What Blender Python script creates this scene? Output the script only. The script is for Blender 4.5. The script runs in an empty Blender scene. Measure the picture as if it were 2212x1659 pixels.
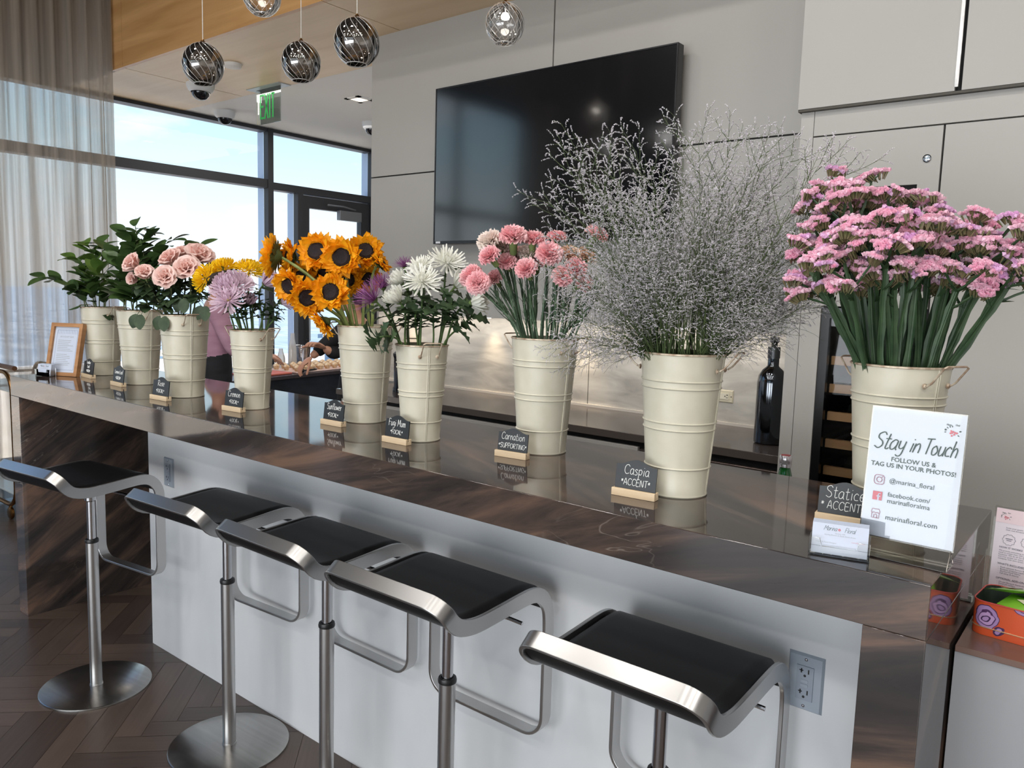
import bpy, math, random
from mathutils import Vector, Matrix, Quaternion
R = random.Random(7)
V = Vector
PI = math.pi
scene = bpy.context.scene
COL = scene.collection

# ------------------------------------------------------------------ camera
FPX = 1698.4
YAW, PITCH, ROLL = .6758, -.1141, .0294
CAM = V((.2146, -1.2839, 1.4853))
FW = V((-math.sin(YAW)*math.cos(PITCH), math.cos(YAW)*math.cos(PITCH), math.sin(PITCH)))
_r0 = V((math.cos(YAW), math.sin(YAW), 0)); _u0 = _r0.cross(FW)
RT = math.cos(ROLL)*_r0 + math.sin(ROLL)*_u0
UP = -math.sin(ROLL)*_r0 + math.cos(ROLL)*_u0
cd = bpy.data.cameras.new('camera'); cam = bpy.data.objects.new('camera', cd); COL.objects.link(cam)
cd.sensor_fit = 'HORIZONTAL'; cd.sensor_width = 36; cd.lens = FPX/2212*36; cd.clip_start = .02; cd.clip_end = 9000
m = Matrix((RT, UP, -FW)).transposed().to_4x4(); m.translation = CAM; cam.matrix_world = m
scene.camera = cam
scene.view_settings.view_transform = 'Standard'; scene.view_settings.look = 'None'
scene.view_settings.exposure = 0.0; scene.view_settings.gamma = 1.0; scene.view_settings.use_curve_mapping = False

def ray(px, py): return FW + RT*((px-1106)/FPX) - UP*((py-829.5)/FPX)
def at_depth(px, py, d): return CAM + ray(px, py)*d
def on_z(px, py, z): q = ray(px, py); return CAM + q*((z-CAM.z)/q.z)
def on_y(px, py, y): q = ray(px, py); return CAM + q*((y-CAM.y)/q.y)
def depth_of(p): return (V(p)-CAM).dot(FW)
def facing(a, b, c): return (RT*a + UP*b - FW*c).normalized()     # to the right, upwards, towards the camera's side

# ------------------------------------------------------------------ world: daylight sky
w = bpy.data.worlds.new('sky'); scene.world = w; w.use_nodes = True
nt = w.node_tree; nt.nodes.clear()
def N(t, **k):
    n = nt.nodes.new(t)
    for a, b in k.items(): setattr(n, a, b)
    return n
def S(r, g=None, b=None):
    if g is None: g = b = r
    f = lambda c: (c/12.92 if c <= .04045 else ((c+.055)/1.055)**2.4)
    return (f(r/255), f(g/255), f(b/255), 1)
tc = N('ShaderNodeTexCoord'); sx = N('ShaderNodeSeparateXYZ'); nt.links.new(tc.outputs['Generated'], sx.inputs[0])
mr = N('ShaderNodeMapRange'); mr.inputs[1].default_value = -.25; mr.inputs[2].default_value = .75
nt.links.new(sx.outputs['Z'], mr.inputs[0])
cr = N('ShaderNodeValToRGB'); e = cr.color_ramp.elements
e[0].position = 0; e[0].color = (.62, .74, .84, 1); e[1].position = 1; e[1].color = (.12, .30, .78, 1)
for p, c in ((.235, (.80, .90, 1.0, 1)), (.262, (.93, .97, 1.0, 1)), (.33, (.90, 1.0, 1.06, 1)), (.42, (.66, .92, 1.06, 1)), (.52, (.42, .68, 1.0, 1))):
    q = e.new(p); q.color = c
nt.links.new(mr.outputs[0], cr.inputs[0])
mp = N('ShaderNodeMapping'); mp.inputs['Scale'].default_value = (3, 3, 9); nt.links.new(tc.outputs['Generated'], mp.inputs[0])
nz = N('ShaderNodeTexNoise'); nz.inputs['Scale'].default_value = 2.2; nz.inputs['Detail'].default_value = 6; nt.links.new(mp.outputs[0], nz.inputs[0])
c2 = N('ShaderNodeValToRGB'); c2.color_ramp.elements[0].position = .56; c2.color_ramp.elements[1].position = .74
nt.links.new(nz.outputs[0], c2.inputs[0])
mx = N('ShaderNodeMixRGB'); mx.inputs[2].default_value = (1.0, 1.0, 1.02, 1); nt.links.new(c2.outputs[0], mx.inputs[0]); nt.links.new(cr.outputs[0], mx.inputs[1])
bg = N('ShaderNodeBackground'); bg.inputs[1].default_value = 1.2; nt.links.new(mx.outputs[0], bg.inputs[0])
wo = N('ShaderNodeOutputWorld'); nt.links.new(bg.outputs[0], wo.inputs[0])

# ------------------------------------------------------------------ large lights
def area(name, loc, rot, sx, sy, power, col=(1, 1, 1)):
    l = bpy.data.lights.new(name, 'AREA'); l.shape = 'RECTANGLE'; l.size = sx; l.size_y = sy; l.energy = power; l.color = col
    o = bpy.data.objects.new(name, l); COL.objects.link(o); o.location = loc; o.rotation_euler = rot; return o
for i in range(5):
    for j in range(4): area('ceiling_lamp_and_fill', (-2.9+1.2*i, -.5-1.3*j, 3.86), (0, 0, 0), .22, .22, 12, (1, .96, .91))  # added grid of overhead fill lights, out of view and without fittings
for p in ((-5.6, -5.71, 3.86), (-6.3, -5.15, 3.70)): area('ceiling_lamp_and_fill', p, (0, 0, 0), .12, .12, 3, (1, .98, .95))
area('ceiling_fill_back', (-4.9, 3.0, 2.95), (0, 0, 0), 2.0, 1.6, 26, (1, .96, .92))  # added fill for the far bay, no fitting there
area('front_window_fill', (-.4, -6.6, .95), (PI/2, 0, 0), 6.4, 1.8, 248, (.97, .985, 1.0))  # added low fill inside the front windows, boosts daylight on the bar front
sl = bpy.data.lights.new('sun', 'SUN'); sl.energy = 8.5; sl.angle = .02; sl.color = (1, .95, .88)
so = bpy.data.objects.new('sun', sl); COL.objects.link(so)
so.rotation_euler = V((-.12, .55, -.80)).to_track_quat('-Z', 'Y').to_euler()

# ------------------------------------------------------------------ materials
MATS = {}
def mat(name, col, rough=.5, metal=0.0, **k):
    if name in MATS: return MATS[name]
    mt = bpy.data.materials.new(name); mt.use_nodes = True; MATS[name] = mt
    b = mt.node_tree.nodes['Principled BSDF']
    b.inputs['Base Color'].default_value = tuple(col[:3]) + (1,)
    b.inputs['Roughness'].default_value = rough; b.inputs['Metallic'].default_value = metal
    for a, v in k.items(): b.inputs[a.replace('_', ' ')].default_value = v
    mt.diffuse_color = tuple(col[:3]) + (1,)
    return mt
def varied(name, c1, c2, scale=(4, 4, 4), nscale=3, rough=.5, metal=0, lo=.35, hi=.65, detail=4, bump=0, coords='Object', c3=None, dist=0, rough2=None, **k):
    if name in MATS: return MATS[name]
    mt = mat(name, c1, rough, metal, **k); t = mt.node_tree; b = t.nodes['Principled BSDF']
    tc = t.nodes.new('ShaderNodeTexCoord'); mp = t.nodes.new('ShaderNodeMapping'); mp.inputs['Scale'].default_value = scale
    t.links.new(tc.outputs[coords], mp.inputs[0])
    n = t.nodes.new('ShaderNodeTexNoise'); n.inputs['Scale'].default_value = nscale; n.inputs['Detail'].default_value = detail; n.inputs['Distortion'].default_value = dist
    t.links.new(mp.outputs[0], n.inputs[0])
    r = t.nodes.new('ShaderNodeValToRGB'); r.color_ramp.elements[0].position = lo; r.color_ramp.elements[1].position = hi
    r.color_ramp.elements[0].color = tuple(c1[:3]) + (1,); r.color_ramp.elements[1].color = tuple(c2[:3]) + (1,)
    if c3: q = r.color_ramp.elements.new(min(.99, hi+.12)); q.color = tuple(c3[:3]) + (1,)
    t.links.new(n.outputs[0], r.inputs[0]); t.links.new(r.outputs[0], b.inputs['Base Color'])
    if rough2 is not None:
        m2 = t.nodes.new('ShaderNodeMapRange'); m2.inputs[3].default_value = rough; m2.inputs[4].default_value = rough2
        t.links.new(n.outputs[0], m2.inputs[0]); t.links.new(m2.outputs[0], b.inputs['Roughness'])
    if bump:
        bp = t.nodes.new('ShaderNodeBump'); bp.inputs['Strength'].default_value = bump; bp.inputs['Distance'].default_value = .002
        t.links.new(n.outputs[0], bp.inputs['Height']); t.links.new(bp.outputs[0], b.inputs['Normal'])
    return mt
def stone(name):
    """dark brown polished stone with slanting rust-brown drifts and fine pale veins"""
    mt = mat(name, (.04, .03, .027), .05, 0, IOR=1.65); t = mt.node_tree; b = t.nodes['Principled BSDF']; L = t.links.new
    tc = t.nodes.new('ShaderNodeTexCoord'); mp = t.nodes.new('ShaderNodeCombineXYZ')
    n_ = V((-.25, -.55, .80)).normalized(); t1 = V((.95, -.2, .2)); t1 = (t1-n_*t1.dot(n_)).normalized(); t2 = n_.cross(t1)      # bedding planes of the stone and two directions within them
    for k, (vec, f) in enumerate(((n_, 9.0), (t1, 1.0), (t2, 1.5))):
        d = t.nodes.new('ShaderNodeVectorMath'); d.operation = 'DOT_PRODUCT'; d.inputs[1].default_value = vec*f; L(tc.outputs['Object'], d.inputs[0]); L(d.outputs['Value'], mp.inputs[k])
    n = t.nodes.new('ShaderNodeTexNoise'); n.inputs['Scale'].default_value = 1.2; n.inputs['Detail'].default_value = 9; n.inputs['Distortion'].default_value = .7; n.inputs['Roughness'].default_value = .62
    L(mp.outputs[0], n.inputs[0])
    r = t.nodes.new('ShaderNodeValToRGB'); el = r.color_ramp.elements
    el[0].position = .30; el[0].color = (.018, .016, .017, 1); el[1].position = .78; el[1].color = (.20, .115, .080, 1)
    for p, c in ((.47, (.040, .032, .029, 1)), (.56, (.085, .058, .047, 1)), (.64, (.145, .090, .065, 1))): q = el.new(p); q.color = c
    L(n.outputs[0], r.inputs[0])
    n2 = t.nodes.new('ShaderNodeTexNoise'); n2.inputs['Scale'].default_value = 1.5; n2.inputs['Detail'].default_value = 3; n2.inputs['Distortion'].default_value = 1.6; L(mp.outputs[0], n2.inputs[0])
    rv = t.nodes.new('ShaderNodeValToRGB'); e3 = rv.color_ramp.elements; e3[0].position = .4935; e3[0].color = (0, 0, 0, 1); e3[1].position = .5065; e3[1].color = (0, 0, 0, 1); q = e3.new(.5); q.color = (.55, .55, .55, 1)
    L(n2.outputs[0], rv.inputs[0])
    n3 = t.nodes.new('ShaderNodeTexNoise'); n3.inputs['Scale'].default_value = 1.5; L(tc.outputs['Object'], n3.inputs[0])
    r3 = t.nodes.new('ShaderNodeValToRGB'); r3.color_ramp.elements[0].position = .52; r3.color_ramp.elements[1].position = .62; L(n3.outputs[0], r3.inputs[0])
    ml = t.nodes.new('ShaderNodeMath'); ml.operation = 'MULTIPLY'; L(rv.outputs[0], ml.inputs[0]); L(r3.outputs[0], ml.inputs[1])
    mx = t.nodes.new('ShaderNodeMixRGB'); mx.inputs[2].default_value = (.26, .22, .19, 1); L(ml.outputs[0], mx.inputs[0]); L(r.outputs[0], mx.inputs[1])
    L(mx.outputs[0], b.inputs['Base Color'])
    return mt
def clear(name, tint=(1, 1, 1), ior=1.45, gloss=(1, 1, 1), base=0.0, rough=.01, body=None, bodyf=0):
    """thin clear sheet: sees through, mirrors more at grazing angles"""
    mt = bpy.data.materials.new(name); mt.use_nodes = True; MATS[name] = mt; t = mt.node_tree; t.nodes.clear(); L = t.links.new
    o = t.nodes.new('ShaderNodeOutputMaterial'); tr = t.nodes.new('ShaderNodeBsdfTransparent'); tr.inputs[0].default_value = tuple(tint) + (1,)
    g = t.nodes.new('ShaderNodeBsdfGlossy'); g.inputs[0].default_value = tuple(gloss) + (1,); g.inputs['Roughness'].default_value = rough
    f = t.nodes.new('ShaderNodeFresnel'); f.inputs[0].default_value = ior
    ad = t.nodes.new('ShaderNodeMath'); ad.operation = 'ADD'; ad.use_clamp = True; ad.inputs[1].default_value = base; L(f.outputs[0], ad.inputs[0])
    m = t.nodes.new('ShaderNodeMixShader'); L(ad.outputs[0], m.inputs[0]); L(tr.outputs[0], m.inputs[1]); L(g.outputs[0], m.inputs[2]); out = m
    if body:
        d = t.nodes.new('ShaderNodeBsdfDiffuse'); d.inputs[0].default_value = tuple(body) + (1,)
        m2 = t.nodes.new('ShaderNodeMixShader'); m2.inputs[0].default_value = bodyf; L(m.outputs[0], m2.inputs[1]); L(d.outputs[0], m2.inputs[2]); out = m2
    L(out.outputs[0], o.inputs[0]); return mt
def emis(name, col, s):
    mt = mat(name, col, .5); b = mt.node_tree.nodes['Principled BSDF']
    b.inputs['Emission Color'].default_value = tuple(col[:3]) + (1,); b.inputs['Emission Strength'].default_value = s; return mt
def leafy(name, c1, c2, rough=.42, trans=.15, scale=30):
    mt = varied(name, c1, c2, (1, 1, 1), scale, rough); t = mt.node_tree; b = t.nodes['Principled BSDF']
    out = t.nodes['Material Output']; tl = t.nodes.new('ShaderNodeBsdfTranslucent')
    src = b.inputs['Base Color'].links[0].from_socket; t.links.new(src, tl.inputs[0])
    ms = t.nodes.new('ShaderNodeMixShader'); ms.inputs[0].default_value = trans
    t.links.new(b.outputs[0], ms.inputs[1]); t.links.new(tl.outputs[0], ms.inputs[2]); t.links.new(ms.outputs[0], out.inputs[0]); return mt

M_stone = stone('polished_brown_stone')
M_base = varied('grey_concrete_laminate', S(196, 199, 203), S(212, 213, 214), (1.5, 1.5, .5), 2.2, .38, lo=.3, hi=.7)
M_panel = varied('taupe_lacquer', S(176, 173, 168), S(181, 178, 173), (1, 1, 1), .8, .42)
M_gap = mat('shadow_gap', (.012, .011, .011), .7)
M_wood = varied('honey_veneer', S(192, 142, 88), S(220, 172, 116), (.7, 9, 9), 1.6, .38, lo=.3, hi=.7, dist=.4)
M_woodpale = varied('pale_veneer_soffit', S(224, 196, 156), S(236, 210, 174), (.6, 7, 7), 1.4, .45, lo=.3, hi=.7, dist=.3)
M_white = mat('white_plaster', S(238, 235, 230), .7)
M_wallp = mat('warm_grey_paint', S(190, 186, 180), .7)
M_dark = mat('dark_bronze_frame', S(44, 44, 48), .45)
M_glass = clear('window_glass', (.97, .985, .99), 1.25)
M_cream = varied('cream_enamel', S(204, 199, 180), S(210, 205, 187), (8, 8, 8), 3, .33)
M_rust = varied('worn_rust_rim', S(166, 140, 118), S(216, 203, 182), (1, 1, 1), 60, .5, .4, lo=.4, hi=.6)
M_steel = mat('brushed_aluminium', S(190, 189, 188), .30, 1.0)
M_chrome = mat('polished_chrome', S(205, 205, 208), .10, 1.0)
M_plate = varied('satin_steel_plate', S(165, 163, 160), S(176, 174, 171), (1, 30, 1), 2, .24, 1.0)
M_leather = mat('black_leather', (.004, .004, .0045), .42, Specular_IOR_Level=.28)
M_black = mat('black_plastic', (.008, .008, .009), .4)
M_screen = mat('black_screen', (.003, .0035, .005), .10, 0, IOR=2.1)
M_chalk = varied('chalkboard_black', S(36, 39, 42), S(44, 47, 50), (1, 1, 1), 20, .45)
M_chalkw = mat('chalk_white', S(238, 240, 238), .9)
M_beech = varied('raw_beech', S(214, 188, 152), S(228, 205, 172), (4, 30, 30), 2, .6)
M_paper = mat('white_paper', S(196, 204, 220), .55)
M_acryl = clear('clear_acrylic', (.95, .95, .94), 1.42)
M_acryledge = clear('acrylic_edge', (.8, .78, .74), 1.5, base=.35, rough=.15)
M_brass = mat('antique_brass', S(150, 112, 70), .3, 1.0)
M_ink = mat('slate_green_ink', S(92, 106, 104), .8)
M_pinkink = mat('dusty_pink_ink', S(205, 128, 138), .8)
M_mauveink = mat('mauve_ink', S(178, 140, 158), .8)

# ------------------------------------------------------------------ mesh builder
class MB:
    def __init__(s): s.v = []; s.f = []; s.m = []; s.mi = 0; s.c = None
    def add(s, vs, fs):
        o = len(s.v); s.v += [tuple(p) for p in vs]
        for q in fs: s.f.append(tuple(i+o for i in q)); s.m.append(s.mi)
    def box(s, x0, x1, y0, y1, z0, z1, T=None):
        vs = [V((x, y, z)) for z in (z0, z1) for y in (y0, y1) for x in (x0, x1)]
        if T: vs = [T @ p for p in vs]
        s.add(vs, [(0, 2, 3, 1), (4, 5, 7, 6), (0, 1, 5, 4), (2, 6, 7, 3), (0, 4, 6, 2), (1, 3, 7, 5)]); return s
    def quad(s, *p): s.add(p, [tuple(range(len(p)))]); return s
    def tube(s, pts, r, n=8, cap=True, closed=False):
        pts = [V(p) for p in pts]; k = len(pts)
        rs = r if isinstance(r, (list, tuple)) else [r]*k
        up = None; rings = []
        for i, p in enumerate(pts):
            if closed: t = pts[(i+1) % k] - pts[i-1]
            else: t = pts[min(i+1, k-1)] - pts[max(i-1, 0)]
            if t.length < 1e-9: t = V((0, 0, 1))
            t.normalize()
            if up is None: up = V((0, 0, 1)) if abs(t.z) < .9 else V((1, 0, 0))
            a = up - t*up.dot(t)
            if a.length < 1e-6: a = t.orthogonal()
            a.normalize(); b = t.cross(a); up = a
            rings.append([p + (a*math.cos(2*PI*j/n) + b*math.sin(2*PI*j/n))*rs[i] for j in range(n)])
        vs = [q for g in rings for q in g]; fs = []
        for i in range(k if closed else k-1):
            for j in range(n):
                a, b = i*n+j, i*n+(j+1) % n; c, d = ((i+1) % k)*n+(j+1) % n, ((i+1) % k)*n+j
                fs.append((a, b, c, d))
        if cap and not closed: fs += [tuple(range(n))[::-1], tuple((k-1)*n+j for j in range(n))]
        s.add(vs, fs); return s
    def lathe(s, prof, n=32, T=None, capb=False, capt=False):
        vs = []; fs = []
        for r, z in prof:
            for j in range(n): p = V((r*math.cos(2*PI*j/n), r*math.sin(2*PI*j/n), z)); vs.append(T @ p if T else p)
        for i in range(len(prof)-1):
            for j in range(n): fs.append((i*n+j, i*n+(j+1) % n, (i+1)*n+(j+1) % n, (i+1)*n+j))
        if capb: fs.append(tuple(range(n))[::-1])
        if capt: fs.append(tuple((len(prof)-1)*n+j for j in range(n)))
        s.add(vs, fs); return s
    def cyl(s, p, q, r, n=12): return s.tube([p, q], r, n)
    def ball(s, c, rx, ry=None, rz=None, n=12, m=8, T=None):
        ry = rx if ry is None else ry; rz = rx if rz is None else rz; c = V(c); vs = []; fs = []
        for i in range(m+1):
            a = PI*i/m
            for j in range(n):
                b = 2*PI*j/n; p = V((rx*math.sin(a)*math.cos(b), ry*math.sin(a)*math.sin(b), rz*math.cos(a)))
                vs.append(c + (T @ p if T else p))
        for i in range(m):
            for j in range(n): fs.append((i*n+j, (i+1)*n+j, (i+1)*n+(j+1) % n, i*n+(j+1) % n))
        s.add(vs, fs); return s
    def grid(s, fn, nu, nv):
        vs = [fn(i/nu, j/nv) for j in range(nv+1) for i in range(nu+1)]
        fs = [(j*(nu+1)+i, j*(nu+1)+i+1, (j+1)*(nu+1)+i+1, (j+1)*(nu+1)+i) for j in range(nv) for i in range(nu)]
        s.add(vs, fs); return s
    def prism(s, outline, T, d):
        """outline in the local xy plane, thickness d along local z"""
        k = len(outline); vs = [T @ V((x, y, 0)) for x, y in outline] + [T @ V((x, y, d)) for x, y in outline]
        fs = [tuple(range(k))[::-1], tuple(range(k, 2*k))] + [(i, (i+1) % k, k+(i+1) % k, k+i) for i in range(k)]
        s.add(vs, fs); return s
    def petal(s, ang, ln, wd, r0=0., z0=0., p0=.2, p1=1.2, cup=.2, shape='round', nu=2, nv=4, ruff=0., roll=0., T=None, side=0.):
        """a petal leaving the axis at radius r0: p0/p1 = lean from the axis at base/tip (radians)"""
        ca, sa = math.cos(ang), math.sin(ang); r, z = r0, z0; rows = []
        for j in range(nv+1):
            v = j/nv; ph = p0 + (p1-p0)*v + (roll*max(0, v-.7)/.3)
            if j: r += ln/nv*math.sin(ph); z += ln/nv*math.cos(ph)
            if shape == 'round': wv = wd*(.35+.65*math.sin(PI*min(1, v*.62+.10)))*(1 if v < .8 else 1-.55*((v-.8)/.2)**2)
            elif shape == 'point': wv = wd*max(.03, math.sin(PI*(v*.86+.13))**.8)*(1 if v < .75 else 1-.6*((v-.75)/.25))
            elif shape == 'strap': wv = wd*(.55+.45*v)*(1 if v < .85 else 1-.55*((v-.85)/.15))
            else: wv = wd*(.25+.75*v)
            row = []
            for i in range(nu+1):
                u = i/nu*2-1; lift = cup*wd*u*u
                off = ruff*R.uniform(-1, 1)*v*v
                rr = r + math.cos(ph)*(-lift+off); zz = z + math.sin(ph)*(lift+off)
                tx = u*wv + side*v*v
                row.append(V((rr*ca - tx*sa, rr*sa + tx*ca, zz)))
            rows.append(row)
        vs = [p for row in rows for p in row]
        if T: vs = [T @ p for p in vs]
        k = nu+1
        s.add(vs, [(j*k+i, j*k+i+1, (j+1)*k+i+1, (j+1)*k+i) for j in range(nv) for i in range(nu)]); return s
    def leaf(s, base, d, up, ln, wd, droop=.5, fold=.25, nv=5, shape='oval', lobes=0):
        d = V(d).normalized(); up = V(up); up = (up - d*up.dot(d)); up = up.normalized() if up.length > 1e-4 else d.orthogonal().normalized()
        sd = d.cross(up); p = V(base); rows = []
        for j in range(nv+1):
            v = j/nv; a = -droop*v
            dd = d*math.cos(a) + up*math.sin(a); uu = up*math.cos(a) - d*math.sin(a)
            if j: p = p + dd*(ln/nv)
            if shape == 'oval': wv = wd*max(.04, math.sin(PI*min(1, v*.93+.05))**.75)
            elif shape == 'blade': wv = wd*(1-v*.85)
            else: wv = wd*max(.05, math.sin(PI*(v*.9+.06)))*(1+lobes*(.45 if j % 2 else -.35))
            rows.append([p - sd*wv + uu*fold*wv, p, p + sd*wv + uu*fold*wv])
        vs = [q for r in rows for q in r]
        s.add(vs, [(j*3+i, j*3+i+1, (j+1)*3+i+1, (j+1)*3+i) for j in range(nv) for i in range(2)]); return s
    def mesh(s, name, mats, smooth=True, angle=40):
        me = bpy.data.meshes.new(name); me.from_pydata(s.v, [], s.f)
        for x in (mats if isinstance(mats, (list, tuple)) else [mats]): me.materials.append(x)
        if any(s.m): me.polygons.foreach_set('material_index', s.m)
        if smooth:
            me.polygons.foreach_set('use_smooth', [True]*len(me.polygons))
            me.set_sharp_from_angle(angle=math.radians(angle))
        me.update(); return me
    def obj(s, name, mats, parent=None, smooth=True, angle=40, bevel=0):
        return ob(name, s.mesh(name, mats, smooth, angle), parent, bevel=bevel)

def ob(name, data, parent=None, mw=None, bevel=0):
    o = bpy.data.objects.new(name, data); COL.objects.link(o)
    if parent: o.parent = parent
    if mw is not None: o.matrix_local = mw
    if bevel:
        b = o.modifiers.new('edge', 'BEVEL'); b.width = bevel; b.segments = 2; b.limit_method = 'ANGLE'
    return o
def tag(o, label, cat, group=None, kind=None):
    o['label'] = label; o['category'] = cat
    if group: o['group'] = group
    if kind: o['kind'] = kind
    return o
def thing(name, label, cat, loc=(0, 0, 0), rz=0, group=None):
    o = bpy.data.objects.new(name, None); o.empty_display_size = .05; COL.objects.link(o); o.location = loc; o.rotation_euler = (0, 0, rz)
    return tag(o, label, cat, group)
def struct(o): o['kind'] = 'structure'; return o
def dup(root, loc=None, rz=None, label=None):
    r = root.copy(); COL.objects.link(r)
    if loc is not None: r.location = loc
    if rz is not None: r.rotation_euler = (0, 0, rz)
    if label: r['label'] = label
    for ch in list(root.children):
        c = ch.copy(); COL.objects.link(c); c.parent = r
        for g in ch.children:
            d = g.copy(); COL.objects.link(d); d.parent = c
    return r
def frame_z(p, d, roll=0):
    """matrix whose local +Z looks along d at p"""
    q = V(d).normalized().to_track_quat('Z', 'Y'); m = (q @ Quaternion((0, 0, 1), roll)).to_matrix().to_4x4(); m.translation = p; return m
def bez(a, b, c, d, n=10):
    return [a*(1-t)**3 + b*3*t*(1-t)**2 + c*3*t*t*(1-t) + d*t**3 for t in [i/n for i in range(n+1)]]
def crom(pts, n=6):
    P = [V(p) for p in pts]; P = [2*P[0]-P[1]] + P + [2*P[-1]-P[-2]]; out = []
    for i in range(1, len(P)-2):
        for k in range(n):
            t = k/n; a, b, c, d = P[i-1:i+3]
            out.append(.5*((2*b)+(c-a)*t+(2*a-5*b+4*c-d)*t*t+(3*b-a-3*c+d)*t**3))
    out.append(P[-2]); return out

# ================================================================== the setting
H = 1.0692                       # bar top
XW, CZ, YF, YB, XR = -6.52, 2.987, 1.465, 4.62, 3.4
YN = -7.0; HZ = 3.9
# herringbone floor: planks at 45 degrees, tone per plank
def herringbone():
    W, n = .088, 6; mb = MB(); me = None; tones = []
    c, s = math.cos(PI/4), math.sin(PI/4)
    def put(x, y, w, h):
        g = .0007; q = [(x+g, y+g), (x+w-g, y+g), (x+w-g, y+h-g), (x+g, y+h-g)]
        P = [V((a*c-b*s, a*s+b*c, 0)) for a, b in q]
        ctr = sum(P, V())/4
        if not (XW-.1 < ctr.x < XR and YN < ctr.y < YB+.1): return
        mb.quad(*P); tones.append((R.random(), 1.0 if w > h else 0.0))
    for k in range(-150, 150):
        for mm in range(-18, 18):
            x0 = (k + mm*2*n)*W; y0 = k*W
            put(x0, y0, n*W, W); put(x0, y0+W, W, n*W)
    base = len(mb.f)
    mb.mi = 1; mb.quad((XW-.2, YN, -.004), (XR, YN, -.004), (XR, YB+.2, -.004), (XW-.2, YB+.2, -.004))
    # walnut-dark oak, grain along each plank
    mt = mat('dark_oak_planks', (.05, .035, .028), .33); t = mt.node_tree; b = t.nodes['Principled BSDF']; L = t.links.new
    at = t.nodes.new('ShaderNodeAttribute'); at.attribute_name = 'tone'; sp = t.nodes.new('ShaderNodeSeparateXYZ'); L(at.outputs['Vector'], sp.inputs[0])
    tc = t.nodes.new('ShaderNodeTexCoord'); outs = []
    for rot in (PI/4, -PI/4):
        mp = t.nodes.new('ShaderNodeMapping'); mp.vector_type = 'TEXTURE'; mp.inputs['Rotation'].default_value = (0, 0, rot); mp.inputs['Scale'].default_value = (.5, .02, 1)
        L(tc.outputs['Object'], mp.inputs[0]); n = t.nodes.new('ShaderNodeTexNoise'); n.inputs['Scale'].default_value = 2.2; n.inputs['Detail'].default_value = 5; L(mp.outputs[0], n.inputs[0]); outs.append(n)
    mg = t.nodes.new('ShaderNodeMixRGB'); L(sp.outputs['Y'], mg.inputs[0]); L(outs[1].outputs[0], mg.inputs[1]); L(outs[0].outputs[0], mg.inputs[2])
    ad = t.nodes.new('ShaderNodeMath'); ad.operation = 'MULTIPLY_ADD'; ad.inputs[1].default_value = .55; L(sp.outputs['X'], ad.inputs[0])
    sc = t.nodes.new('ShaderNodeMath'); sc.operation = 'MULTIPLY'; sc.inputs[1].default_value = .55; L(mg.outputs[0], sc.inputs[0]); L(sc.outputs[0], ad.inputs[2])
    r = t.nodes.new('ShaderNodeValToRGB'); r.color_ramp.elements[0].position = .1; r.color_ramp.elements[0].color = (.034, .024, .020, 1); r.color_ramp.elements[1].position = .95; r.color_ramp.elements[1].color = (.100, .070, .055, 1)
    L(ad.outputs[0], r.inputs[0]); L(r.outputs[0], b.inputs['Base Color'])
    gap = varied('plank_joint', (.02, .015, .012), (.30, .22, .15), (1, 1, 1), 1.1, .7, lo=.5, hi=.62)
    o = mb.obj('floor', [mt, gap], smooth=False)
    a = o.data.attributes.new('tone', 'FLOAT_VECTOR', 'FACE')
    a.data.foreach_set('vector', [q for tt in tones+[(0, 0)] for q in (tt[0], tt[1], 0)])
    return struct(o)
herringbone()
# ceilings
struct(MB().box(XW-.1, XR, YN, YF-.04, HZ, HZ+.1).obj('ceiling', mat('dark_taupe_ceiling', S(88, 82, 76), .8), smooth=False))
mb = MB()
# soffit of pale veneer, boards with fine joints across it
for a, b in ((XW, -5.575), (-5.565, -3.33), (-3.322, -1.1), (-1.092, XR)): mb.box(a, b, YF, 2.392, CZ, CZ+.03)
mb.mi = 1; mb.box(XW, XR, YF+.01, 2.38, CZ+.005, CZ+.04)
struct(mb.obj('ceiling_soffit', [M_woodpale, M_gap], smooth=False))
struct(MB().box(XW-.1, -1.5, 2.40, YB+.1, CZ+.004, CZ+.06).obj('ceiling_far', M_white, smooth=False))
mb = MB()
for a, b in ((-5.72, -5.555), (-5.55, -3.327), (-3.322, -1.097), (-1.092, XR)): mb.box(a, b, YF-.03, YF, CZ, HZ)
mb.mi = 1; mb.box(-5.715, XR, YF-.02, YF+.005, CZ+.004, HZ)
struct(MB().box(XW, -5.73, YF-.03, YF-.001, CZ+.001, HZ).obj('wall_end', M_wallp, smooth=False))
struct(mb.obj('trim_fascia', [M_wood, M_gap], smooth=False))
# shell
struct(MB().box(XR, XR+.1, YN, 2.5, 0, HZ).obj('wall_right', M_wallp, smooth=False))
mb = MB()
mb.box(XW, -4.2, YN-.1, YN, 0, HZ); mb.box(3.0, XR, YN-.1, YN, 0, HZ); mb.box(-4.2, 3.0, YN-.1, YN, 0, .25); mb.box(-4.2, 3.0, YN-.1, YN, 3.5, HZ)
struct(mb.obj('wall_near', mat('dark_walnut_wall', S(58, 46, 40), .6), smooth=False))
mb = MB()
for i in range(6):
    x = -4.2+i*1.44; mb.box(x-.03, x+.03, YN-.09, YN-.01, .25, 3.5)
mb.box(-4.2, 3.0, YN-.09, YN-.01, 2.4, 2.47)
w_ = struct(mb.obj('window_3', M_dark, smooth=False))
struct(MB().box(-4.2, 3.0, YN-.06, YN-.055, .25, 3.5).obj('pane', M_glass, w_, smooth=False))
struct(MB().box(XW-.1, -2.6, YB, YB+.1, 0, CZ).obj('wall_far', M_wallp, smooth=False))
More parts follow.
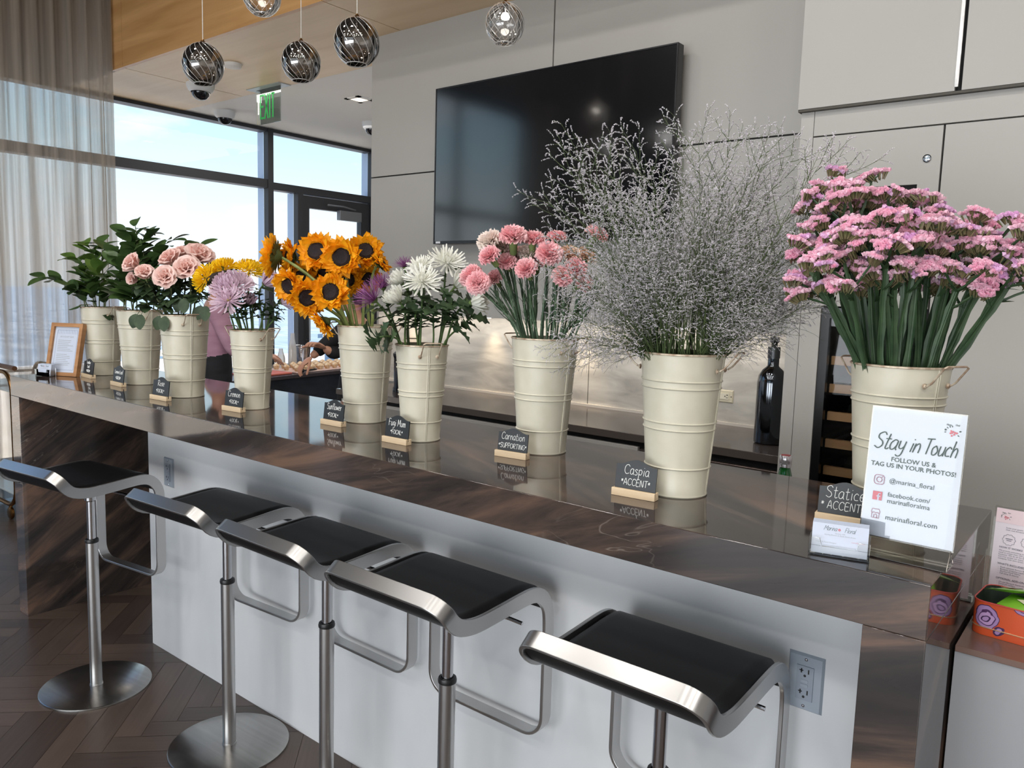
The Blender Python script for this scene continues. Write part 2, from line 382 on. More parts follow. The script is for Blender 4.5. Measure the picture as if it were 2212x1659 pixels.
mb = MB(); mb.box(XW-.14, XW, YN, -4.6, 0, HZ); mb.box(XW-.14, XW, -.9, YF, 2.987, HZ); mb.box(XW-.14, XW, YF, YB, CZ+.0, CZ+.1); mb.box(XW-.14, XW, -4.6, -.9, HZ-.06, HZ)
struct(mb.obj('wall_left', M_dark, smooth=False))
# window wall, far bay (behind the bar): fixed panes, transom, a glazed door at its end
def window(name, posts, rails, panes, xo=0.):
    mb = MB()
    for y0, y1, z0, z1 in posts: mb.box(XW-.032, XW+.04, y0, y1, z0, z1)
    for y0, y1, z0, z1 in rails: mb.box(XW-.09, XW+.03, y0, y1, z0, z1)
    o = struct(mb.obj(name, M_dark, smooth=False))
    for y0, y1, z0, z1 in panes: struct(MB().box(XW-.035, XW-.03, y0, y1, z0, z1).obj('pane', M_glass, o, smooth=False))
    return o
window('window_1', [(-.9, -.84, 0, CZ), (.35, .41, 0, CZ), (3.235, 3.295, 0, CZ)],
       [(-.84, 3.235, 2.43, 2.51), (-.84, 3.235, CZ-.03, CZ), (-.84, 3.235, 0, .10)],
       [(-.84, .35, .1, CZ), (.41, 3.235, .1, CZ)])
window('window_2', [(3.575, 3.64, 0, 2.42), (4.535, 4.62, 0, CZ)], [(3.295, 4.535, 2.42, 2.49), (3.295, 4.535, CZ-.03, CZ), (3.295, 3.575, 0, .1)],
       [(3.295, 4.535, 2.49, CZ), (3.295, 3.575, .1, 2.42)])
M_skyside = mat('skylit_mullion_side', S(172, 190, 216), .4)  # outer mullion sides; the pale blue paints sky light falling on them
for y0, y1, z1 in ((3.2355, 3.2945, CZ), (3.5755, 3.6395, 2.42), (4.5355, 4.60, CZ), (.3505, .4095, CZ)): struct(MB().box(XW-.135, XW-.033, y0, y1, 0, z1).obj('trim_mullion_side', M_skyside, smooth=False))
window('window_4', [(-4.6, -4.52, 0, HZ), (-3.4, -3.34, 0, HZ), (-2.15, -2.09, 0, HZ)], [(-4.6, -.9, 2.43, 2.51), (-4.6, -.9, 0, .1), (-4.6, -.9, HZ-.1, HZ-.05)],
       [(-4.52, -3.4, .1, HZ-.1), (-3.34, -2.15, .1, HZ-.1), (-2.09, -.9, .1, HZ-.1)])
mb = MB(); mb.box(XW-.06, XW+.01, 3.645, 3.735, .01, 2.41); mb.box(XW-.06, XW+.01, 4.41, 4.53, .01, 2.41); mb.box(XW-.06, XW+.01, 3.735, 4.41, 2.29, 2.41); mb.box(XW-.06, XW+.01, 3.735, 4.41, .01, .25)
dr = struct(mb.obj('door_1', M_dark, smooth=False))
struct(MB().box(XW-.03, XW-.025, 3.735, 4.41, .25, 2.29).obj('pane', M_glass, dr, smooth=False))
mb = MB(); mb.box(XW+.012, XW+.07, 4.08, 4.37, 2.20, 2.30); mb.tube([(XW+.05, 4.3, 2.32), (XW+.10, 4.1, 2.335), (XW+.05, 3.93, 2.34)], .011, 6)
struct(mb.obj('door_closer', mat('closer_grey', S(120, 122, 126), .4, .6), dr, bevel=.004))
mb = MB(); mb.tube([(XW+.02, 3.69, .95), (XW+.07, 3.69, .95), (XW+.07, 3.69, 1.25), (XW+.02, 3.69, 1.25)], .012, 8); struct(mb.obj('door_handle', M_steel, dr))

# the back wall with its lacquered panels (grooves between), stone-look splashback below
YP, XE = 2.0, -3.572
mb = MB(); g = .004
xs = [XE, -2.216, -.86, -.70]; zs = [1.352, 2.166, 3.0]
for i in range(3):
    for j in range(2): mb.box(xs[i]+(g if i else 0), xs[i+1]-g, YP, YP+.02, zs[j]+(g if j else 0), zs[j+1]-(g if j == 0 else 0))
mb.mi = 1; mb.box(XE+.002, -.70, YP+.012, YP+.05, 1.356, 3.0)
mb.mi = 0; mb.box(XE, -.7, YP+.05, 2.6, 1.352, 3.0)
struct(mb.obj('wall_back', [M_panel, M_gap], smooth=False))
M_splash = varied('travertine_look_splash', S(172, 168, 162), S(212, 208, 200), (1.2, 1.2, 5), 3.2, .5, lo=.32, hi=.66, detail=8, dist=.8)
mb = MB(); mb.box(-3.615, -2.005, 2.11, 2.16, .90, 1.36); mb.box(-2.0, -.70, 2.11, 2.16, .90, 1.36); mb.box(-3.615, -3.5, 2.16, 2.6, 0, 1.36)
struct(mb.obj('wall_splashback', M_splash, smooth=False))
struct(MB().box(-3.6, -.7, 2.096, 2.112, .915, .932).obj('trim_splash', mat('pale_upstand', S(222, 214, 204), .4), smooth=False))
# small spotlights let into the underside of the panels, shining on the splashback
sp = None
for k, x in enumerate((-3.30, -2.64, -2.03, -1.45)):
    l = bpy.data.lights.new('niche_spot', 'SPOT'); l.energy = 5 if k < 3 else 1.5; l.spot_size = 1.25; l.spot_blend = 1; l.color = (1, .78, .52); l.shadow_soft_size = .03
    o = bpy.data.objects.new('niche_spot', l); COL.objects.link(o); o.location = (x, 2.035, 1.345); o.rotation_euler = (math.radians(9), 0, 0)
    mb = MB(); mb.lathe([(.030, 0), (.030, .006), (.022, .006), (.020, .002)], 16)
    t = mb.obj('niche_downlight', M_chrome); t.location = (x, 2.055, 1.347)
    tag(t, ('small chrome downlight under the panel above the back counter, ' + ('at its far end', 'second from its far end', 'third from its far end', 'nearest the tall cabinet')[k]), 'downlight', 'niche downlights')

l = bpy.data.lights.new('niche_fill', 'AREA'); l.shape = 'RECTANGLE'; l.size = 2.6; l.size_y = .03; l.energy = 2.6; l.color = (1, .90, .78)  # added fill that brightens the splashback, not a fitting
o = bpy.data.objects.new('niche_fill', l); COL.objects.link(o); o.location = (-2.3, 2.02, 1.345); o.rotation_euler = (math.radians(28), 0, 0)
# ================================================================== the bar
L_, T_, A_ = 3.6178, .0867, .0913
bar = thing('bar_counter', 'long polished dark brown stone bar counter with a grey front, flower buckets standing on it', 'bar counter')
mb = MB().box(-L_, 0, 0, .5875, H-T_, H); mb.obj('countertop', M_stone, bar, bevel=.0015)
mb = MB().box(-L_, -L_+A_, 0, .5875, 0, H-T_-.0004); mb.obj('waterfall_leg', M_stone, bar, bevel=.0012)
mb = MB().box(-A_, 0, 0, .5875, 0, H-T_-.0004); mb.obj('waterfall_leg', M_stone, bar, bevel=.0012)
mb = MB().box(-2.879, -A_, .2378, .5875, 0, H-T_-.0006); o = mb.obj('base_panel', M_base, bar); o['label'] = 'grey concrete-look front panel'
mb = MB().box(-2.4, -A_-.001, .589, .93, .76, .80); mb.box(-2.4, -A_-.001, .589, .60, 0, .76); mb.obj('rear_worktop', mat('dark_worktop', S(62, 58, 56), .25), bar)
def outlet(name, x, y, z, w, h, m1, m2, label, horizontal=False, gfci=True):
    """flat plate on the xz plane, front towards -y; z is its top edge, x its left edge"""
    t = thing(name, label, 'socket', (x+w/2, y, z-h/2))
    k = h if not horizontal else w
    mb = MB(); a, b = w/2, h/2; e = .004
    vs = [(-a, 0, -b), (a, 0, -b), (a, 0, b), (-a, 0, b), (-a+e, -.006, -b+e), (a-e, -.006, -b+e), (a-e, -.006, b-e), (-a+e, -.006, b-e)]
    mb.add(vs, [(0, 1, 5, 4), (1, 2, 6, 5), (2, 3, 7, 6), (3, 0, 4, 7), (4, 5, 6, 7)]); mb.obj('wall_plate', m1, t, smooth=False)
    Q = Matrix.Rotation(PI/2, 4, 'Y') if horizontal else Matrix.Identity(4)
    u, vv = (.47*w/2, .60*h/2) if not horizontal else (.47*h/2, .60*w/2)
    mb = MB(); mb.box(-u, u, -.0085, -.0058, -vv, vv, Q); mb.mi = 1
    for sgn in (1, -1):
        zc = sgn*vv*.62
        mb.box(-u*.50, -u*.34, -.0088, -.0084, zc-.001, zc+.008, Q); mb.box(-u*.66, -u*.20, -.0088, -.0084, zc+.003, zc+.005, Q)
        mb.box(u*.34, u*.50, -.0088, -.0084, zc-.001, zc+.008, Q)
        mb.lathe([(0, -.0001), (.0026, -.0001), (.0026, .0004), (0, .0004)], 10, Q @ Matrix.Translation((0, -.0086, zc-.006)) @ Matrix.Rotation(PI/2, 4, 'X'))
    mb.obj('receptacle', [m2, M_black], t, smooth=False)
    if gfci:
        for dz in (.004, -.0045): MB().box(-u*.42, u*.42, -.0096, -.0084, dz-.0028, dz+.0028, Q).obj('reset_button', m1, t, smooth=False)
    for sgn in (1, -1):
        mb = MB(); mb.lathe([(0, .0016), (.0022, .0014), (.0032, .0006), (.0032, 0)], 12, Q @ Matrix.Translation((0, -.0058, sgn*k*.41)) @ Matrix.Rotation(PI/2, 4, 'X')); mb.box(-.0026, .0026, -.0078, -.0072, sgn*k*.41-.0004, sgn*k*.41+.0004, Q)
        mb.obj('plate_screw', M_chrome, t, smooth=False)
    return t
M_gplate = mat('grey_socket_plate', S(150, 160, 172), .35); M_gplate2 = mat('grey_socket_face', S(140, 150, 163), .4)
outlet('power_socket', -.2773, .2376, .8014, .0696, .1153, M_gplate, M_gplate2, 'grey wall socket on the bar front beside the nearest bar stool')
outlet('power_socket', -2.7476, .2376, .8091, .0696, .1153, M_gplate, M_gplate2, 'grey wall socket on the bar front behind the farthest bar stool')
outlet('power_socket', -1.315, 2.108, 1.079, .10, .058, mat('ivory_plate', S(222, 214, 190), .4), mat('ivory_face', S(232, 226, 206), .4), 'ivory double socket on the splashback behind the caspia bucket', True, False)

# low grey console joined to the near end of the bar
CZ2 = .893
con = thing('low_console', 'low grey console at the near end of the bar, tin box on top', 'counter', (.004, .25, 0))
MB().box(0, 1.2, .003, .62, 0, CZ2-.012).obj('body', varied('grey_console_laminate', S(148, 150, 154), S(162, 163, 166), (1.5, 1.5, .5), 2.2, .4), con, smooth=False)
MB().box(0, 1.2, 0, .62, CZ2-.0115, CZ2).obj('top', mat('brown_console_top', S(116, 92, 82), .22), con, bevel=.001)

# ================================================================== back counter and cabinets
BC = .92
bc = thing('back_counter', 'dark stone back counter running under the television against the splashback', 'counter', (-3.352, 1.56, 0))
MB().box(0, 2.575, 0, .548, BC-.032, BC).obj('worktop', mat('dark_stone_worktop', S(84, 76, 72), .13), bc, bevel=.002)
mb = MB(); mb.box(.03, 2.575, .035, .53, .10, BC-.034); mb.obj('carcass', M_gap, bc, smooth=False)
xs = [.03, .72, 1.36, 1.96]
for i in range(3): MB().box(xs[i]+.003, xs[i+1]-.003, .015, .034, .12, BC-.055).obj('cupboard_door', M_panel, bc, bevel=.001)
dw = MB().box(1.965, 2.57, .012, .034, .12, BC-.062); o = dw.obj('appliance_door', mat('brown_steel', S(104, 92, 86), .28, .7), bc, bevel=.003); o['label'] = 'dark steel appliance front'
MB().tube([(1.975, -.012, BC-.075), (2.56, -.012, BC-.075)], .009, 10).obj('handle_rail', M_steel, bc)
MB().box(.06, 2.57, .06, .5, 0, .1).obj('plinth', M_gap, bc, smooth=False)

CY = 1.5
cab = thing('tall_cabinet', 'floor-to-ceiling taupe cabinet wall to the right of the television', 'cabinet', (-.777, CY, 0))
MB().box(0, .0435, 0, .60, 0, 2.136).obj('stile', M_panel, cab, smooth=False)
mb = MB(); mb.box(.0455, 2.6, .02, .6, 1.475, 2.136); mb.box(.43, 2.6, .02, .6, 0, 1.475); mb.box(.0455, .12, .02, .6, 0, 1.475); mb.box(.1, .45, .58, .6, 0, 1.5); mb.obj('carcass', M_gap, cab, smooth=False)
MB().box(.0455, 2.6, 0, .02, 2.049, 2.136).obj('top_rail', M_panel, cab, smooth=False)
MB().box(.0455, .113, -.0, .02, 0, 1.474).obj('filler_strip', M_panel, cab, smooth=False)
# left door carries the lock and the built-in appliance opening
mb = MB(); mb.box(.0455, .443, 0, .02, 1.868, 2.044); mb.box(.0455, .150, 0, .02, 1.4755, 1.868); mb.box(.3815, .443, 0, .02, 1.4755, 1.868); mb.box(.150, .3815, 0, .02, 1.4755, 1.55)
dL = mb.obj('cabinet_door', M_panel, cab, smooth=False)
mb = MB(); T = Matrix.Translation((.404, 0, 1.946)) @ Matrix.Rotation(PI/2, 4, 'X')
mb.lathe([(.0125, 0), (.0125, .003), (.0105, .0045), (.009, .003), (.008, .003), (.008, .006), (.0065, .0068), (.003, .0062), (.0028, .004), (0, .004)], 24, T); mb.obj('lock', M_chrome, dL)
MB().box(.449, 1.2, 0, .02, .1, 2.044).obj('cabinet_door', M_panel, cab, smooth=False)
MB().box(1.206, 2.0, 0, .02, .1, 2.044).obj('cabinet_door', M_panel, cab, smooth=False)
MB().box(.45, 2.6, .03, .06, 0, .1).obj('plinth', M_gap, cab, smooth=False)
ov = thing('built_in_oven', 'black built-in appliance recessed in the cabinet door behind the pink statice', 'oven', (-.625, CY+.022, 1.552))
mb = MB(); mb.box(0, .228, .0, .004, .262, .314); mb.box(0, .006, 0, .2, 0, .262); mb.box(.222, .228, 0, .2, 0, .262); mb.obj('housing', M_black, ov, smooth=False)
MB().box(.006, .222, .01, .016, .245, .262).obj('brown_trim', mat('brown_trim', S(104, 80, 62), .4), ov, smooth=False)
MB().box(.006, .19, .012, .018, .0, .245).obj('glass_door', mat('mint_reflection_glass', S(205, 226, 222), .08), ov, smooth=False)  # pale mint colour paints the reflection in the glass
MB().box(.192, .222, .012, .018, .0, .245).obj('side_glass', mat('smoke_glass', S(120, 132, 134), .08), ov, smooth=False)
wf = thing('wine_fridge', 'black wine fridge with wooden shelf fronts in the tall cabinet behind the statice bucket', 'fridge', (-.664, CY, 0))
M_fr = mat('fridge_black', (.004, .004, .005), .25)
mb = MB(); mb.box(.002, .318, .56, .57, .1, 1.47); mb.box(.002, .012, .03, .56, .1, 1.47); mb.box(.308, .318, .03, .56, .1, 1.47); mb.box(.012, .308, .03, .56, 1.46, 1.47); mb.box(.012, .308, .03, .56, .1, .11)
mb.obj('housing', M_fr, wf, smooth=False)
mb = MB(); mb.box(.002, .030, .004, .03, .1, 1.47); mb.box(.290, .318, .004, .03, .1, 1.47); mb.box(.03, .29, .004, .03, 1.435, 1.47); mb.box(.03, .29, .004, .03, .1, .135)
dd = mb.obj('door', M_fr, wf, smooth=False)
MB().box(.03, .29, .014, .018, .135, 1.435).obj('door_glass', clear('dark_glass', (.82, .82, .82), 1.3), dd, smooth=False)
M_shelf = varied('oiled_beech_shelf', S(216, 166, 112), S(228, 182, 130), (3, 20, 20), 2, .5)
for k in range(12):
    z = .20 + k*.0975
    mb = MB(); mb.box(.032, .288, .05, .068, z, z+.030); mb.mi = 1
    for q in range(5): mb.box(.034+q*.058, .050+q*.058, .068, .54, z+.008, z+.016)
    mb.obj('shelf', [M_shelf, M_steel], wf, smooth=False)
for k in range(9):
    z = .235 + (k+3)*.0975
    mb = MB(); T = Matrix.Translation((-.664+.12+.045*(k % 2), CY+.10, z)) @ Matrix.Rotation(-PI/2, 4, 'X')
    mb.lathe([(0, 0), (.030, .0), (.036, .004), (.037, .20), (.030, .24), (.014, .28), (.014, .34), (0, .34)], 18, T)
    tag(mb.obj('wine_bottle', mat('dark_wine_glass', (.012, .016, .014), .12)), 'wine bottle lying on a wooden shelf inside the wine fridge', 'bottle', 'bottles lying in the wine fridge')
up = thing('upper_cabinet', 'taupe upper cabinet with tall doors above the tall cabinet', 'cabinet', (-.783, CY-.022, 2.142))
mb = MB().box(.004, 2.6, .022, .6, 0, .835); mb.obj('carcass', M_gap, up, smooth=False)
d1 = MB().box(0, .474, 0, .021, -.004, .835).obj('cabinet_door', M_panel, up, smooth=False)
MB().box(.474, .484, -.006, .012, .006, .835).obj('edge_pull', mat('bright_edge_pull', S(226, 226, 226), .2, .9), d1, smooth=False)
MB().box(.493, 1.2, 0, .021, -.004, .835).obj('cabinet_door', M_panel, up, smooth=False)
MB().box(1.208, 2.6, 0, .021, -.004, .835).obj('cabinet_door', M_panel, up, smooth=False)
MB().box(0, 2.6, .002, .6, -.012, -.0045).obj('bottom_edge', mat('cabinet_underside_shade', S(74, 70, 62), .6), up, smooth=False)  # dark tone paints the shadow gap below the upper cabinet

# ================================================================== television
tvx0, tvx1, tvz0, tvz1, tvy = -2.930, -1.472, 1.748, 2.585, 1.90
tv = thing('television', 'large flat black television on the taupe panelled wall', 'television', (tvx0, tvy, tvz0))
W_, H_ = tvx1-tvx0, tvz1-tvz0
mb = MB(); b = .007
mb.box(0, W_, .004, .05, 0, H_); mb.box(0, b, -.003, .004, 0, H_); mb.box(W_-b, W_, -.003, .004, 0, H_); mb.box(b, W_-b, -.003, .004, H_-b, H_); mb.box(b, W_-b, -.003, .004, 0, .016)
mb.obj('bezel', mat('tv_bezel', (.012, .013, .016), .25), tv, bevel=.0015)
MB().box(b, W_-b, 0, .003, .016, H_-b).obj('screen', M_screen, tv, smooth=False)
MB().box(.022, .056, -.005, -.003, .003, .014).obj('badge', mat('badge_white', S(230, 232, 236), .4), tv, smooth=False)
mb = MB(); mb.box(W_*.35, W_*.65, .05, .099, H_*.3, H_*.7); mb.obj('wall_mount', M_black, tv, smooth=False)

# ================================================================== ceiling fittings
t = thing('exit_sign', 'green EXIT sign of clear acrylic hanging from the ceiling', 'sign', (-5.14, 2.335, CZ))
mb = MB(); mb.box(-.21, .21, -.055, .055, -.006, .0); mb.obj('canopy', mat('satin_grey', S(176, 180, 178), .35, .3), t, smooth=False)
MB().box(-.155, .155, -.004, .004, -.265, -.006).obj('panel', clear('exit_panel', (.96, .99, .97), 1.3, body=(.42, .45, .42), bodyf=.06), t, smooth=False)
mb = MB(); bar_ = lambda x0, z0, x1, z1, wd=.014: mb.prism([(-wd/2, 0), (wd/2, 0), (wd/2, math.hypot(x1-x0, z1-z0)), (-wd/2, math.hypot(x1-x0, z1-z0))], Matrix.Translation((x0, -.0046, z0)) @ Matrix.Rotation(math.atan2(x1-x0, z1-z0), 4, 'Y') @ Matrix.Rotation(PI/2, 4, 'X'), .0012)
z0, z1 = -.228, -.045
bar_(-.095, z0, -.095, z1); bar_(-.095, z0+.007, -.050, z0+.007); bar_(-.095, z1-.007, -.050, z1-.007); bar_(-.095, (z0+z1)/2, -.058, (z0+z1)/2)
bar_(-.040, z0, .004, z1); bar_(.004, z0, -.040, z1); bar_(.026, z0, .026, z1); bar_(.066, z0, .066, z1); bar_(.043, z1-.007, .089, z1-.007)
mb.obj('lettering', emis('exit_green', S(20, 150, 62), .35), t, smooth=False)
def dome(name, loc, r, label):
    t = thing(name, label, 'security camera', loc)
    MB().lathe([(0, 0), (r*1.15, 0), (r*1.15, -.02), (r, -.05), (r*.8, -.062)], 28).obj('housing', mat('camera_white', S(222, 222, 222), .5), t)
    mb = MB(); mb.ball((0, 0, -.058), r*.76, r*.76, r*.72, 20, 12); mb.obj('dome', mat('dome_black', (.01, .01, .012), .06), t); return t
dome('dome_camera', (-5.50, 1.99, CZ), .088, 'white dome security camera on the veneered soffit below the leftmost pendant')
dome('dome_camera', (-6.21, 2.62, CZ+.004), .078, 'white dome security camera on the white ceiling near the window head')
dome('dome_camera', (-5.43, 3.61, CZ+.004), .075, 'white dome security camera on the white ceiling beside the television wall')
mb = MB(); mb.lathe([(0, 0), (.062, 0), (.058, -.020), (.052, -.024), (0, -.024)], 28); o = mb.obj('smoke_detector', M_white); o.location = (-4.805, 1.83, CZ); tag(o, 'small round white detector on the veneered soffit', 'detector')
t = thing('ceiling_downlight', 'small square recessed downlight, lit warm, in the white ceiling', 'downlight', (-4.84, 2.97, CZ+.004))
mb = MB(); 
for a in range(4): mb.box(-.085, .085, -.085, -.05, -.006, 0, Matrix.Rotation(a*PI/2, 4, 'Z'))
mb.obj('trim_ring', M_white, t, smooth=False); MB().box(-.05, .05, -.05, .05, -.0035, -.001).obj('lamp', emis('warm_lamp', (1, .85, .66), 3), t, smooth=False)
l = bpy.data.lights.new('downlight_beam', 'SPOT'); l.energy = 14; l.spot_size = 1.5; l.color = (1, .88, .74); o = bpy.data.objects.new('downlight_beam', l); COL.objects.link(o); o.location = (-4.84, 2.97, CZ-.02)

# swirled glass pendants over the bar
M_smoke = clear('smoked_mirror_glass', (.42, .40, .38), 1.5, (.80, .79, .78), .16)
M_clearg = clear('clear_swirl_glass', (.86, .85, .84), 1.45, base=.06)
M_rib = clear('glass_rib_highlight', (.75, .75, .75), 1.6, base=.35, rough=.12, body=(.9, .88, .86), bodyf=.45)  # white diffuse share paints the highlights along the ribs
def pendant(px, py, dia, diam_m, lit, label):
    d = diam_m*FPX/dia; p = at_depth(px, py, d); r = diam_m/2
    t = thing('glass_pendant_lamp', label, 'pendant lamp', p, 0, 'swirled glass pendant lamps')
    prof = []
    for i in range(25):
        a = PI*(.045 + .80*i/24); prof.append((r*math.sin(a)*(1.0 if a < PI/2 else (1-.06*((a-PI/2)/(PI/2))**2)), r*1.06*math.cos(a)))
    n = 40; mb = MB(); vs = []; fs = []
    for i, (rr, z) in enumerate(prof):
        for j in range(n): a = 2*PI*j/n; vs.append((rr*math.cos(a), rr*math.sin(a), z))
    for i in range(len(prof)-1):
        for j in range(n): fs.append((i*n+j, (i+1)*n+j, (i+1)*n+(j+1) % n, i*n+(j+1) % n))
    mb.add(vs, fs); mb.obj('globe', M_clearg if lit else M_smoke, t)
    mb = MB()
    for k in range(16):
        pts = []
        for i, (rr, z) in enumerate(prof): a = 2*PI*k/16 + 1.9*i/24; pts.append((rr*1.004*math.cos(a), rr*1.004*math.sin(a), z))
        mb.tube(pts, r*.011, 5)
    rr, z = prof[-1]; mb.tube([(rr*math.cos(2*PI*j/24), rr*math.sin(2*PI*j/24), z) for j in range(24)], r*.022, 6, closed=True)
    mb.obj('swirl_ribs', M_rib, t)
    mb = MB(); mb.lathe([(.004, r*1.22), (.006, r*1.16), (.012, r*1.06), (.020, r*1.03), (.0, r*1.02)], 14); mb.obj('cap', M_brass, t)
    cz = (HZ if p.y < YF else CZ); MB().tube([(0, 0, r*1.2), (0, 0, cz-p.z)], .0016, 6).obj('cord', mat('pale_cord', S(200, 196, 188), .5), t)
    mb = MB(); mb.tube([(0, 0, r*1.0), (0, 0, r*.55)], .010, 10); mb.obj('lamp_holder', M_chrome, t)
    mb = MB(); mb.lathe([(0, r*.55), (.011, r*.54), (.017, r*.38), (.014, r*.26), (0, r*.20)], 14); mb.obj('bulb', emis('bulb_lit', (1, .93, .84), 12) if lit else mat('frosted_bulb', S(214, 206, 196), .3), t)
    return t
pendant(439, 140, 86, .15, False, 'smoky swirled glass pendant lamp hanging in front of the soffit camera')
pendant(650.5, 135, 82, .15, False, 'smoky swirled glass pendant lamp just above and right of the EXIT sign')
pendant(771, 92, 97, .15, False, 'largest smoky swirled glass pendant lamp, left of the television wall')
pendant(1091, 53, 85, .15, True, 'clear bright swirled glass pendant lamp above the television')
pendant(566, -8, 80, .15, True, 'clear swirled glass pendant lamp cut by the top of the picture')

# ================================================================== curtains along the window wall
def sheer(name, ratio, col):
    mt = bpy.data.materials.new(name); mt.use_nodes = True; t = mt.node_tree; t.nodes.clear(); L = t.links.new
    o = t.nodes.new('ShaderNodeOutputMaterial'); tr = t.nodes.new('ShaderNodeBsdfTransparent'); tl = t.nodes.new('ShaderNodeBsdfTranslucent'); d = t.nodes.new('ShaderNodeBsdfDiffuse')
    tl.inputs[0].default_value = col; d.inputs[0].default_value = col
    a = t.nodes.new('ShaderNodeMixShader'); a.inputs[0].default_value = .5; L(tl.outputs[0], a.inputs[1]); L(d.outputs[0], a.inputs[2])
    tc = t.nodes.new('ShaderNodeTexCoord'); mp = t.nodes.new('ShaderNodeMapping'); mp.inputs['Scale'].default_value = (7, 7, .12); L(tc.outputs['Object'], mp.inputs[0])
    n = t.nodes.new('ShaderNodeTexNoise'); n.inputs['Scale'].default_value = 3; n.inputs['Detail'].default_value = 5; L(mp.outputs[0], n.inputs[0])
    mr = t.nodes.new('ShaderNodeMapRange'); mr.inputs[1].default_value = .3; mr.inputs[2].default_value = .7; mr.inputs[3].default_value = ratio-.32; mr.inputs[4].default_value = ratio+.22; L(n.outputs[0], mr.inputs[0])
    m = t.nodes.new('ShaderNodeMixShader'); L(mr.outputs[0], m.inputs[0]); L(tr.outputs[0], m.inputs[1]); L(a.outputs[0], m.inputs[2]); L(m.outputs[0], o.inputs[0]); return mt
M_sheer = sheer('sheer_taupe_voile', .74, S(172, 160, 146))
def curtain(x, y0, y1, z1, label, folds, amp, seed):
    rr = random.Random(seed); ph = [rr.uniform(0, 6.3) for _ in range(4)]
    n = int(folds*10)
    def fn(u, v):
        y = y0+(y1-y0)*u; a = amp*(.65+.35*math.sin(u*5+ph[0]))*(.75+.25*(1-v)); s = u*folds*2*PI + .6*math.sin(u*9+ph[1])
        return V((x + a*math.sin(s) + .25*a*math.sin(2.3*s+ph[2]), y + .35*a*math.cos(s), .012+(z1-.012)*v))
    o = MB().grid(fn, n, 6).obj('curtain', M_sheer, angle=180); return tag(o, label, 'curtain', 'sheer curtains')
curtain(-5.66, -.55, 1.405, HZ-.01, 'sheer taupe pleated curtain hanging beside the far end of the bar', 19, .055, 3)
curtain(-5.9, -3.35, -2.7, HZ-.01, 'sheer taupe curtain gathered at the near windows', 9, .06, 5)
curtain(-5.9, -4.6, -3.7, HZ-.01, 'sheer taupe curtain gathered at the near windows, by the corner', 10, .06, 6)

# ================================================================== the city far below
struct(MB().quad((-9000, -9000, -70), (-60, -9000, -70), (-60, 9000, -70), (-9000, 9000, -70)).obj('ground', varied('hazy_city_ground', S(132, 150, 166), S(172, 182, 190), (.01, .03, .01), 1.2, .9), smooth=False))  # bluish ground colour carries the distance haze
M_city = [mat('pale_facade_'+n, c, .8) for n, c in (('blue', S(150, 166, 180)), ('white', S(192, 196, 198)), ('sand', S(182, 174, 164)))]  # distance haze is put into these pale facade colours
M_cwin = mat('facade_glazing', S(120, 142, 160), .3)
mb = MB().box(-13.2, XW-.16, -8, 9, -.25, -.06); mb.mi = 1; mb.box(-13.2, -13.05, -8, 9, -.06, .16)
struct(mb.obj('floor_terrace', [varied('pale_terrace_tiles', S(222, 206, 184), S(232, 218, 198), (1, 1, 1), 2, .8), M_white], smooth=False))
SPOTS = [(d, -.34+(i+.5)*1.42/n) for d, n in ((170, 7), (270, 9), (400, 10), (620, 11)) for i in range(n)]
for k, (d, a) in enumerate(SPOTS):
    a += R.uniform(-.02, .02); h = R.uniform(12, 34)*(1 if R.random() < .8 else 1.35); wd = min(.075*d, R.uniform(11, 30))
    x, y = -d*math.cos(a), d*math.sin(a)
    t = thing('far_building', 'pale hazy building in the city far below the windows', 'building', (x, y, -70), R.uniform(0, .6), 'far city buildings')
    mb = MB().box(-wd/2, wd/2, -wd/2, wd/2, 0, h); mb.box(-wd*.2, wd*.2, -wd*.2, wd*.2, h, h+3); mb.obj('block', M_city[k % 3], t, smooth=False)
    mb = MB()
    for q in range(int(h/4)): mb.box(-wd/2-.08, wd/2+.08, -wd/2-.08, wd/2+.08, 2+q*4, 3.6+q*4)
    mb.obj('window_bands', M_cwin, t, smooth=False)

# ================================================================== brass bar cart at the far left
t = thing('bar_cart', 'round-cornered brass bar cart behind the far end of the bar', 'cart', (-5.45, .50, 0))
def loop(x0, x1, y, z0, z1, r):
    out = []
    for cx, cz, a0 in ((x1-r, z1-r, 0), (x0+r, z1-r, 90), (x0+r, z0+r, 180), (x1-r, z0+r, 270)):
        for k in range(6): a = math.radians(a0+18*k); out.append((cx+r*math.cos(a), y, cz+r*math.sin(a)))
    return out
for y in (0, .38): MB().tube(loop(-.36, .36, y, .09, .92, .12), .013, 8, closed=True).obj('side_frame', M_brass, t)
for z, nme in ((.80, 'shelf'), (.16, 'shelf')): MB().box(-.36, .36, 0, .38, z, z+.012).obj(nme, mat('cart_glass', S(170, 178, 180), .08), t, bevel=.003)
for z in (.86, .22):
    for x in (-.355, .355): MB().tube([(x, 0, z), (x, .38, z)], .009, 8).obj('rail', M_brass, t)
MB().tube([(-.42, .0, .955), (.42, .0, .955)], .015, 8).obj('push_handle', mat('walnut_bar', S(92, 62, 44), .4), t)
for x in (-.26, .26):
    for y in (0, .38):
        mb = MB(); mb.lathe([(.0, -.012), (.030, -.012), (.038, -.007), (.038, .007), (.030, .012), (0, .012)], 18, Matrix.Translation((x, y, .038)) @ Matrix.Rotation(PI/2, 4, 'X')); mb.tube([(x, y, .045), (x, y, .09)], .010, 8); mb.obj('caster', M_brass, t)

